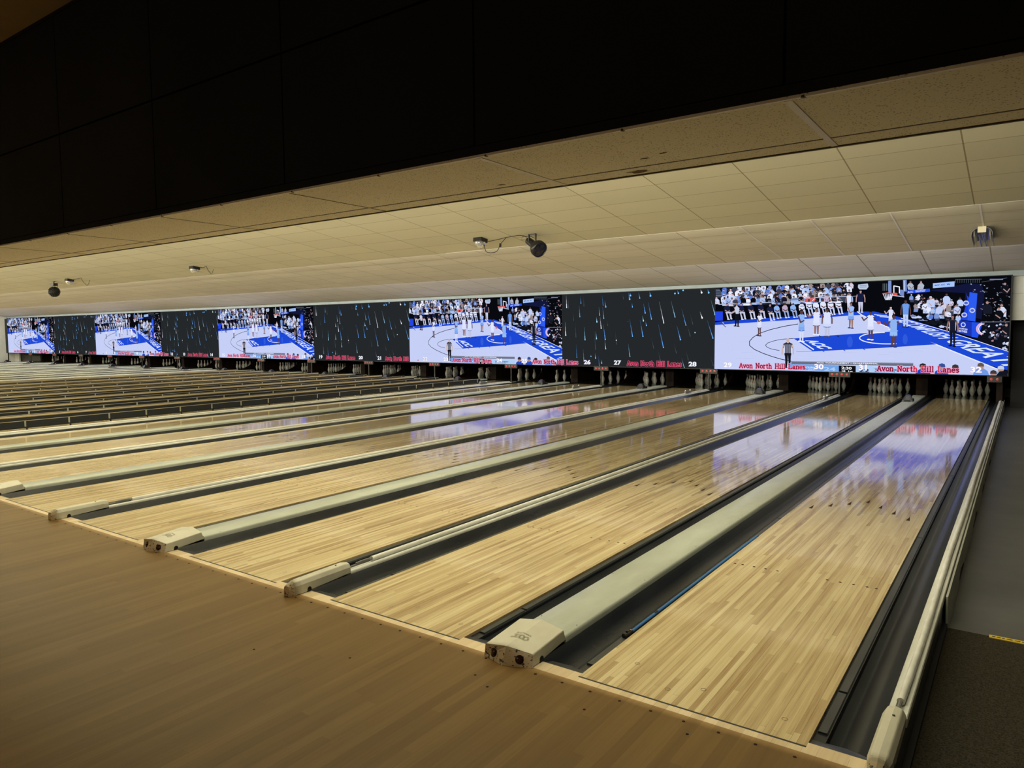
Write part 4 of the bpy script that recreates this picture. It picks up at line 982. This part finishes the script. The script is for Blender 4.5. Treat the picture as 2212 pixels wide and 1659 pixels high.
STREAKS = [(105, 195, 108, 360, 2, 1), (85, 560, 88, 740, 2, 1.2), (300, 205, 303, 300, 0, .8), (277, 330, 285, 485, 0, .9), (340, 210, 343, 345, 3, .5), (128, 200, 133, 370, 3, .4), (195, 430, 198, 540, 3, .4), (222, 570, 226, 770, 3, .5),
           (345, 630, 350, 805, 1, 1), (228, 870, 234, 1050, 0, .6), (322, 930, 328, 1100, 0, .7), (425, 1015, 427, 1035, 0, 1), (482, 690, 490, 945, 3, .5), (500, 690, 507, 790, 1, 1), (510, 490, 517, 556, 1, 1.2), (548, 350, 556, 465, 1, .7),
           (562, 490, 574, 645, 2, 1), (598, 350, 612, 505, 0, 1), (595, 190, 605, 325, 0, .5), (630, 262, 642, 348, 0, 1.3), (604, 590, 628, 800, 0, 1.2), (622, 810, 632, 930, 1, 1.0), (655, 540, 666, 610, 3, .4), (485, 990, 490, 1060, 0, 1.2),
           (530, 1030, 541, 1175, 0, .6), (567, 1080, 573, 1130, 0, 1.2), (765, 670, 785, 870, 3, .4), (780, 805, 781, 811, 2, 1), (880, 170, 886, 240, 3, .4), (960, 150, 973, 240, 0, 1.5), (978, 150, 985, 190, 0, 1.5), (1098, 145, 1113, 225, 0, 1), (1252, 132, 1263, 192, 0, 1.7),
           (1003, 290, 1010, 348, 0, .9), (970, 520, 1007, 755, 0, 1), (1165, 300, 1187, 430, 0, 1.2), (1230, 280, 1274, 515, 0, 1.0), (1148, 470, 1161, 540, 1, 1.2), (1190, 550, 1203, 605, 0, 1), (1115, 530, 1153, 757, 0, 1.1), (1385, 270, 1447, 570, 2, .9), (1550, 260, 1606, 485, 1, .8),
           (1370, 590, 1440, 915, 0, 1.0), (1700, 370, 1760, 600, 0, .8), (1632, 610, 1682, 805, 0, 1.2), (1783, 610, 1823, 758, 3, .6), (1885, 690, 1890, 705, 1, 1), (1820, 450, 1860, 590, 3, .4), (1960, 410, 1992, 497, 2, 1.3), (1970, 98, 1984, 142, 2, 1.6), (2070, 95, 2085, 142, 0, 1.6),
           (2115, 240, 2175, 450, 1, .9), (2065, 530, 2147, 783, 0, 1.0), (1640, 112, 1655, 153, 0, 1.3), (1600, 150, 1606, 156, 0, 1.5), (1715, 106, 1722, 112, 0, 1.5), (945, 860, 968, 1040, 1, .7), (1370, 980, 1400, 1120, 3, .7), (1270, 780, 1305, 930, 3, .4), (1590, 860, 1625, 1000, 3, .4),
           (1760, 960, 1795, 1100, 3, .4), (1700, 1070, 1735, 1200, 1, .6), (2110, 1050, 2155, 1180, 3, .3), (945, 540, 948, 550, 3, 1)]
def streak_picture():
    P = Pic(2.22); H = homography([(1218, 638.5), (1545, 622), (1543.5, 798), (1215, 788)], [(0, 1), (2.22, 1), (2.22, 0), (0, 0)]); k = 340 / 2212
    P.map = lambda x, y: H(1210 + x * k, 610 + y * k)
    P.poly([(0, 0), (2.22, 0), (2.22, 1), (0, 1)], (36, 40, 42), True)
    CC = [(90, 160, 250), (150, 205, 245), (235, 235, 255), (88, 104, 116)]
    for x0, y0, x1, y1, c, w_ in STREAKS:
        col = CC[c]; a = P.map(x0, y0); b = P.map(x1, y1); dx, dy = b[0] - a[0], b[1] - a[1]; l = math.hypot(dx, dy) + 1e-6; nx, ny = -dy / l, dx / l
        wd = 0.0055 * w_; dark = tuple(int(v * 0.45 + 18) for v in col)
        for t0, t1, cc in ((0.0, 0.4, dark), (0.35, 0.75, tuple((p + q) // 2 for p, q in zip(dark, col))), (0.7, 1.0, col)):
            w0, w1 = wd * (0.25 + 0.75 * t0), wd * (0.25 + 0.75 * t1); p, q = (a[0] + dx * t0, a[1] + dy * t0), (a[0] + dx * t1, a[1] + dy * t1)
            P.poly([(p[0] + nx * w0, p[1] + ny * w0), (p[0] - nx * w0, p[1] - ny * w0), (q[0] - nx * w1, q[1] - ny * w1), (q[0] + nx * w1, q[1] + ny * w1)], cc, True)
        if c != 3: P.ell(b[0], b[1], wd * 1.35, wd * 1.35, tuple(min(255, v + 40) for v in col), 8, True)
    return P
GAME = game_picture(); DARKP = streak_picture()
def make_screen(name, P, x1, x0, label, src=None):
    r = thing(name, (x0, SY, SZ0), label, 'video screen', 'LED video screens')
    wdt = x1 - x0; hgt = SZ1 - SZ0
    MB().box(0, wdt, 0.0005, 0.05, -0.004, hgt).build('screen_panel', 'black', r)
    if src is None: pic = P.build('picture', r)
    else: pic = src.copy(); C.objects.link(pic); pic.parent = r
    pic.location = (0.0015, -0.0005, 0.0); pic.scale = ((wdt - 0.003) / P.W, 1, hgt / P.H)
    return r, pic
wn = ['over lanes 29 to 32', 'over lanes 22 to 25', 'over lanes 15 to 18', 'over lanes 8 to 11', 'over lanes 1 to 4']
dn = ['over lanes 26 to 28', 'over lanes 19 to 21', 'over lanes 12 to 14', 'over lanes 5 to 7']
SCR = []; src = None
for (a, b), n_ in zip(GX, wn):
    r, p = make_screen('video_screen', GAME, a, b, 'basketball game on a wide LED screen %s' % n_, src); src = src or p; SCR.append((b, a, r))
src = None
for (a, b), n_ in zip(DX, dn):
    r, p = make_screen('video_screen', DARKP, a, b, 'dark LED screen of falling blue streaks %s' % n_, src); src = src or p; SCR.append((b, a, r))
m = MB(); m.box(LW + 0.5, 0.925, 16.735, 16.80, 2.866, 2.882); m.box(LW + 0.5, 0.925, 16.735, 16.80, 0.605, 0.6195); m.box(0.902, 0.925, 16.735, 16.80, 0.6195, 2.866)
o = m.build('screen_frame', 'dark'); tag(o, 'thin black frame around the whole row of LED screens', 'frame')

# captions: slab-serif strokes for the name, sans digits for the lane numbers
G = {  # glyph: (width, strokes) on a 0..1 cap height grid
 'A': (0.86, [[(.08, 0), (.43, 1)], [(.43, 1), (.78, 0)], [(.22, .35), (.64, .35)], [(-.02, 0), (.22, 0)], [(.64, 0), (.88, 0)]]),
 'v': (0.70, [[(.08, .66), (.34, 0)], [(.34, 0), (.60, .66)], [(0, .66), (.2, .66)], [(.5, .66), (.7, .66)]]),
 'o': (0.66, [[(.33, 0), (.12, .1), (.05, .33), (.12, .56), (.33, .66), (.54, .56), (.61, .33), (.54, .1), (.33, 0)]]),
 'n': (0.74, [[(.14, 0), (.14, .66)], [(.14, .5), (.3, .66), (.5, .64), (.58, .48), (.58, 0)], [(.0, .66), (.14, .66)], [(.02, 0), (.27, 0)], [(.46, 0), (.71, 0)]]),
 'N': (0.94, [[(.16, 0), (.16, 1)], [(.16, 1), (.74, 0)], [(.74, 0), (.74, 1)], [(.0, 1), (.2, 1)], [(.6, 1), (.88, 1)], [(.02, 0), (.3, 0)]]),
 'r': (0.58, [[(.16, 0), (.16, .66)], [(.16, .46), (.3, .64), (.5, .62)], [(.02, .66), (.16, .66)], [(.02, 0), (.32, 0)]]),
 't': (0.52, [[(.22, .92), (.22, .14), (.3, 0), (.46, .06)], [(.04, .66), (.42, .66)]]),
 'h': (0.74, [[(.14, 0), (.14, 1)], [(.14, .5), (.3, .66), (.5, .64), (.58, .48), (.58, 0)], [(.0, 1), (.14, 1)], [(.02, 0), (.27, 0)], [(.46, 0), (.71, 0)]]),
 'H': (0.94, [[(.16, 0), (.16, 1)], [(.74, 0), (.74, 1)], [(.16, .52), (.74, .52)], [(.02, 1), (.3, 1)], [(.6, 1), (.88, 1)], [(.02, 0), (.3, 0)], [(.6, 0), (.88, 0)]]),
 'i': (0.38, [[(.18, 0), (.18, .66)], [(.18, .86), (.18, .98)], [(.04, .66), (.18, .66)], [(.03, 0), (.33, 0)]]),
 'l': (0.38, [[(.18, 0), (.18, 1)], [(.04, 1), (.18, 1)], [(.03, 0), (.33, 0)]]),
 'L': (0.80, [[(.16, 0), (.16, 1)], [(.02, 1), (.32, 1)], [(.02, 0), (.72, 0)], [(.72, 0), (.72, .24)]]),
 'a': (0.68, [[(.08, .56), (.28, .66), (.48, .58), (.5, .0)], [(.5, .38), (.24, .38), (.08, .2), (.2, 0), (.4, .04), (.5, .16)], [(.5, 0), (.64, 0)]]),
 'e': (0.66, [[(.06, .36), (.6, .36), (.54, .58), (.33, .66), (.12, .56), (.05, .33), (.12, .08), (.34, 0), (.58, .08)]]),
 's': (0.58, [[(.5, .56), (.28, .66), (.1, .54), (.16, .38), (.42, .3), (.5, .14), (.3, 0), (.08, .08)]]), ' ': (0.55, [])}
def caption(a_num, b_num, xc_parent_off, dark_bg, parent):
    P = Pic(99); off = xc_parent_off
    x0 = off[0]; x1 = off[1]; zb = 0.048; hh = 0.125
    txt = 'Avon North Hill Lanes'; tw = sum(G[c][0] + 0.08 for c in txt); sc_ = (x1 - x0 - 0.06) / tw; sx = sc_; x = x0 + 0.03
    strokes = []
    for c in txt:
        for st in G[c][1]: strokes.append([(x + p * sx, zb + q * hh) for p, q in st])
        x += (G[c][0] + 0.08) * sx
    rr_ = random.Random(a_num)
    halo = (226, 96, 130) if dark_bg else (244, 150, 186); core = (96, 10, 34) if dark_bg else (122, 8, 52)
    for st in strokes: P.line(st, 0.046, halo, True)
    for st in strokes: P.line(st, 0.021, core if rr_.random() < 0.8 else (200, 30, 60), True)
    ob = P.build('name_caption', parent, 6e-6); ob['label'] = 'red venue name caption between numbers %d and %d' % (a_num, b_num)
    NP = len(DARKP.p if dark_bg else GAME.p); ob.location = (0, -0.002 - NP * 1.2e-5, 0)
    for num, xx in ((a_num, x0 - 0.29), (b_num, x1 + 0.29)):
        P = Pic(99)
        ps = text_polys(str(num), 0.20, 0.012); bx = bbox(ps); cx = (bx[0] + bx[2]) / 2; ph = bx[3] - bx[1]
        ps2 = text_polys(str(num), 0.20, 0.005)
        for p in ps: P.poly([(xx + (a - cx) * 1.15, zb + 0.0 + (b - bx[1]) * 0.145 / ph) for a, b in p], (150, 156, 180) if dark_bg else (206, 190, 226), True)
        for p in ps2: P.poly([(xx + (a - cx) * 1.15, zb + 0.0 + (b - bx[1]) * 0.145 / ph) for a, b in p], (252, 252, 255), True)
        ob = P.build('lane_number', parent, 1e-5); ob['label'] = 'white lane number %d' % num
        ob.location = (0, -0.0035 - NP * 1.2e-5, 0)
_old_clip = clip
def clip(poly, W_, H_): return poly if W_ > 50 else _old_clip(poly, W_, H_)
for k in range(1, 32, 2):
    xl, xr = LC[k] - 0.0, LC[k + 1] + 0.0
    if k <= 3: xl += 0.05
    mid = (xl + xr) / 2
    par = [s for s in SCR if s[0] <= mid < s[1]]
    if not par: continue
    b, a, r = par[0]
    caption(k, k + 1, (xl + 0.02 - b, xr + 0.01 - b), r['label'].startswith('dark'), r)

# ------------------------------------------------------------------ things on the ceiling
def cable(name, pts, parent, r_=0.006):
    m = MB(); m.tube(pts, r_, 6); return m.build(name, 'black', parent)
def dome(x, y, label, cablepts):
    z = zB(y); r = thing('dome_light', (x, y, z), label, 'dome light', 'dome lights on the ceiling')
    r.rotation_euler = (-math.atan(0.138), 0, 0)
    MB().box(-0.10, 0.10, -0.10, 0.10, -0.075, -0.001).build('base_box', 'hoodblack', r)
    m = MB(); m.lathe([(0.105, -0.075), (0.105, -0.095), (0.095, -0.13), (0.07, -0.165), (0.035, -0.185), (0, -0.19)], (0, 0, 0), 18); auto_smooth(m.build('clear_dome', 'clear', r), 60)
    m = MB()
    for i in range(5): a = i * 1.256; m.lathe([(0, -0.12), (0.018, -0.11), (0.024, -0.085)], (0.045 * math.cos(a), 0.045 * math.sin(a), 0), 8)
    m.build('inner_lamps', 'chrome', r)
    m = MB(); m.tube([(0.0, 0.06, -0.115), (0.02, 0.2, -0.10)], 0.003, 4); m.build('dome_clip', 'grey', r)
    cb = cable('power_cable', cablepts, r); return r
dome(-7.45, 8.19, 'black boxed clear dome light nearest the round spotlight, cable looping below', [(0.09, 0.0, -0.12), (0.12, 0.0, -0.19), (0.15, 0.0, -0.26), (0.20, 0.0, -0.29), (0.28, 0.0, -0.30), (0.36, 0.0, -0.30), (0.42, 0.0, -0.28), (0.46, 0.0, -0.23), (0.47, 0.0, -0.17), (0.52, 0.0, -0.12), (0.62, 0.0, -0.03)])
m = MB(); m.tube([(-7.34, 8.19, zB(8.19) - 0.05), (-7.25, 8.19, zB(8.19) - 0.075), (-7.0, 8.19, zB(8.19) - 0.05), (-6.83, 8.19, zB(8.19) - 0.03), (-6.55, 8.2, zB(8.2) - 0.012), (-6.45, 8.22, zB(8.2) - 0.03), (-6.40, 8.23, zB(8.2) - 0.06)], 0.006, 6); m.box(-6.99, -6.96, 8.17, 8.20, zB(8.19) - 0.20, zB(8.19) - 0.13)
tag(m.build('ceiling_cable', 'black'), 'thin black cable along the ceiling from dome light to spotlight', 'cable')
dome(-17.08, 8.07, 'clear dome light with a short hanging plug, midway along the left ceiling', [(0.09, 0, -0.06), (0.30, 0, -0.03), (0.42, 0, -0.05), (0.55, 0, -0.02), (0.66, 0, -0.14), (0.78, 0, -0.22), (0.84, 0, -0.24), (0.90, 0, -0.12)])
dome(-24.19, 7.99, 'clear dome light right beside the dark studded ball light', [(0.1, 0, -0.07), (0.25, 0, -0.03), (0.80, 0, 0.0), (0.86, 0, -0.05), (1.0, 0, -0.15), (1.25, 0, -0.26), (1.35, 0, -0.22), (1.4, 0, -0.1)])
# spotlight
x, y = -6.28, 8.24; z = zB(y)
r = thing('stage_spotlight', (x, y, z), 'round black spotlight on a yoke under the ceiling, middle of the hall', 'spotlight')
m = MB()
for s in (-1, 1): m.box(s * 0.085 - 0.008, s * 0.085 + 0.008, -0.02, 0.02, -0.19, 0.0)
m.box(-0.093, 0.093, -0.02, 0.02, -0.012, 0.0); m.build('yoke', 'hoodblack', r)
d = Vector((0.80, -0.25, -0.50)).normalized(); c = Vector((0.10, 0.0, -0.28))
m = MB(); m.tube([c - d * 0.32, c - d * 0.10, c - d * 0.09, c - d * 0.02], [0.075, 0.085, 0.10, 0.13], 20); auto_smooth(m.build('lamp_body', 'hoodblack', r), 35)
m = MB(); m.tube([c - d * 0.02, c + d * 0.0, c + d * 0.05, c + d * 0.14], [0.13, 0.155, 0.175, 0.17], 28, caps=False); o = m.build('lamp_hood', 'hoodblack', r); so = o.modifiers.new('s', 'SOLIDIFY'); so.thickness = 0.006; auto_smooth(o, 50)
m = MB(); m.tube([c + d * 0.10, c + d * 0.115], [0.165, 0.165], 28); m.build('glass', 'uvtube', r)
m = MB(); u = d.orthogonal().normalized(); v_ = d.cross(u)
for i in range(4):
    q = c + d * 0.122 + (u * math.cos(i * 1.57 + .4) + v_ * math.sin(i * 1.57 + .4)) * 0.085; m.tube([q, q + d * 0.004], 0.042, 14)
m.build('glass_lens', 'hoodblack', r)
r.scale = (0.88, 0.88, 0.88)
cable('power_cable', [c - d * 0.30 + Vector((0, 0, 0.02)), (-0.30, 0, -0.10), (-0.25, 0, -0.03), (-0.05, 0.02, -0.05), (0.06, 0.02, -0.10)], r, 0.005)
# studded ball light
x, y = -25.5, 8.06; z = zB(y)
r = thing('studded_ball_light', (x, y, z), 'dark studded ball light hanging from the ceiling at the far left', 'effect light')
m = MB(); m.tube([(0, 0, -0.09), (0, 0, 0)], 0.02, 8); m.box(-0.05, 0.05, -0.03, 0.03, -0.02, 0.0); m.build('mount_stem', 'hoodblack', r)
m = MB(); m.box(-0.13, 0.13, -0.07, 0.07, -0.15, -0.06); m.build('motor_box', 'hoodblack', r)
m = MB(); R0 = 0.165; cz = -0.345
pr = [(R0 * math.sin(PI * i / 14), cz - R0 * math.cos(PI * i / 14)) for i in range(15)]; m.lathe(pr, (0, 0, 0), 24); auto_smooth(m.build('ball', 'dark', r), 60)
m = MB()
for i in range(1, 11):
    th = PI * i / 11; nn = max(4, int(18 * math.sin(th)))
    for j in range(nn):
        a = 2 * PI * (j + 0.5 * (i % 2)) / nn; dd = Vector((math.sin(th) * math.cos(a), math.sin(th) * math.sin(a), -math.cos(th))); q = Vector((0, 0, cz)) + dd * R0
        m.tube([q - dd * 0.005, q + dd * 0.016], [0.017, 0.014], 7)
m.build('studs', 'hoodblack', r)
cable('power_cable', [(0.16, 0.02, -0.30), (0.21, 0.02, -0.22), (0.24, 0.02, -0.14)], r, 0.006)
# lamp fixture with curved reflectors near the right end of the screens
x, y = 0.54, 12.0; z = zC(y)
r = thing('twin_tube_fixture', (x, y, z - 0.004), 'double tube light fixture with curved reflectors under the ceiling at the right', 'light fixture')
r.rotation_euler = (-math.atan(0.124), 0, 0); r.scale = (0.80, 1.0, 1.0)
MB().box(-0.075, 0.075, -0.42, -0.40, -0.10, 0.0).build('end_bracket', 'creammetal', r)
MB().box(-0.06, 0.06, -0.40, 0.50, -0.05, 0.0).build('spine', 'creammetal', r)
for s in (-1, 1):
    a = arc(0.05, -0.13, 0.11, 100, -10, 8); pts = [(s * (0.03 + p[0]), p[1] - 0.0) for p in a]; pts2 = [(s * (0.03 + p[0] - 0.006), p[1] - 0.006) for p in a]
    m = MB(); m.prof(pts + pts2[::-1], -0.40, 0.50); auto_smooth(m.build('reflector', 'reflector', r), 50)
    m = MB()
    for i in range(6): m.box(min(s * 0.137, s * 0.142), max(s * 0.137, s * 0.142), -0.38 + i * 0.17, -0.374 + i * 0.17, -0.15, -0.05)
    m.box(min(s * 0.137, s * 0.142), max(s * 0.137, s * 0.142), -0.40, 0.50, -0.152, -0.146); m.build('wire_guard', 'creammetal', r)
for xx in (-0.045, 0.045, 0.0):
    m = MB(); m.tube([(xx, -0.40, -0.12 if xx else -0.09), (xx, 0.50, -0.12 if xx else -0.09)], 0.021 if xx else 0.012, 12); auto_smooth(m.build('tube', 'uvtube' if xx else 'chrome', r), 60)
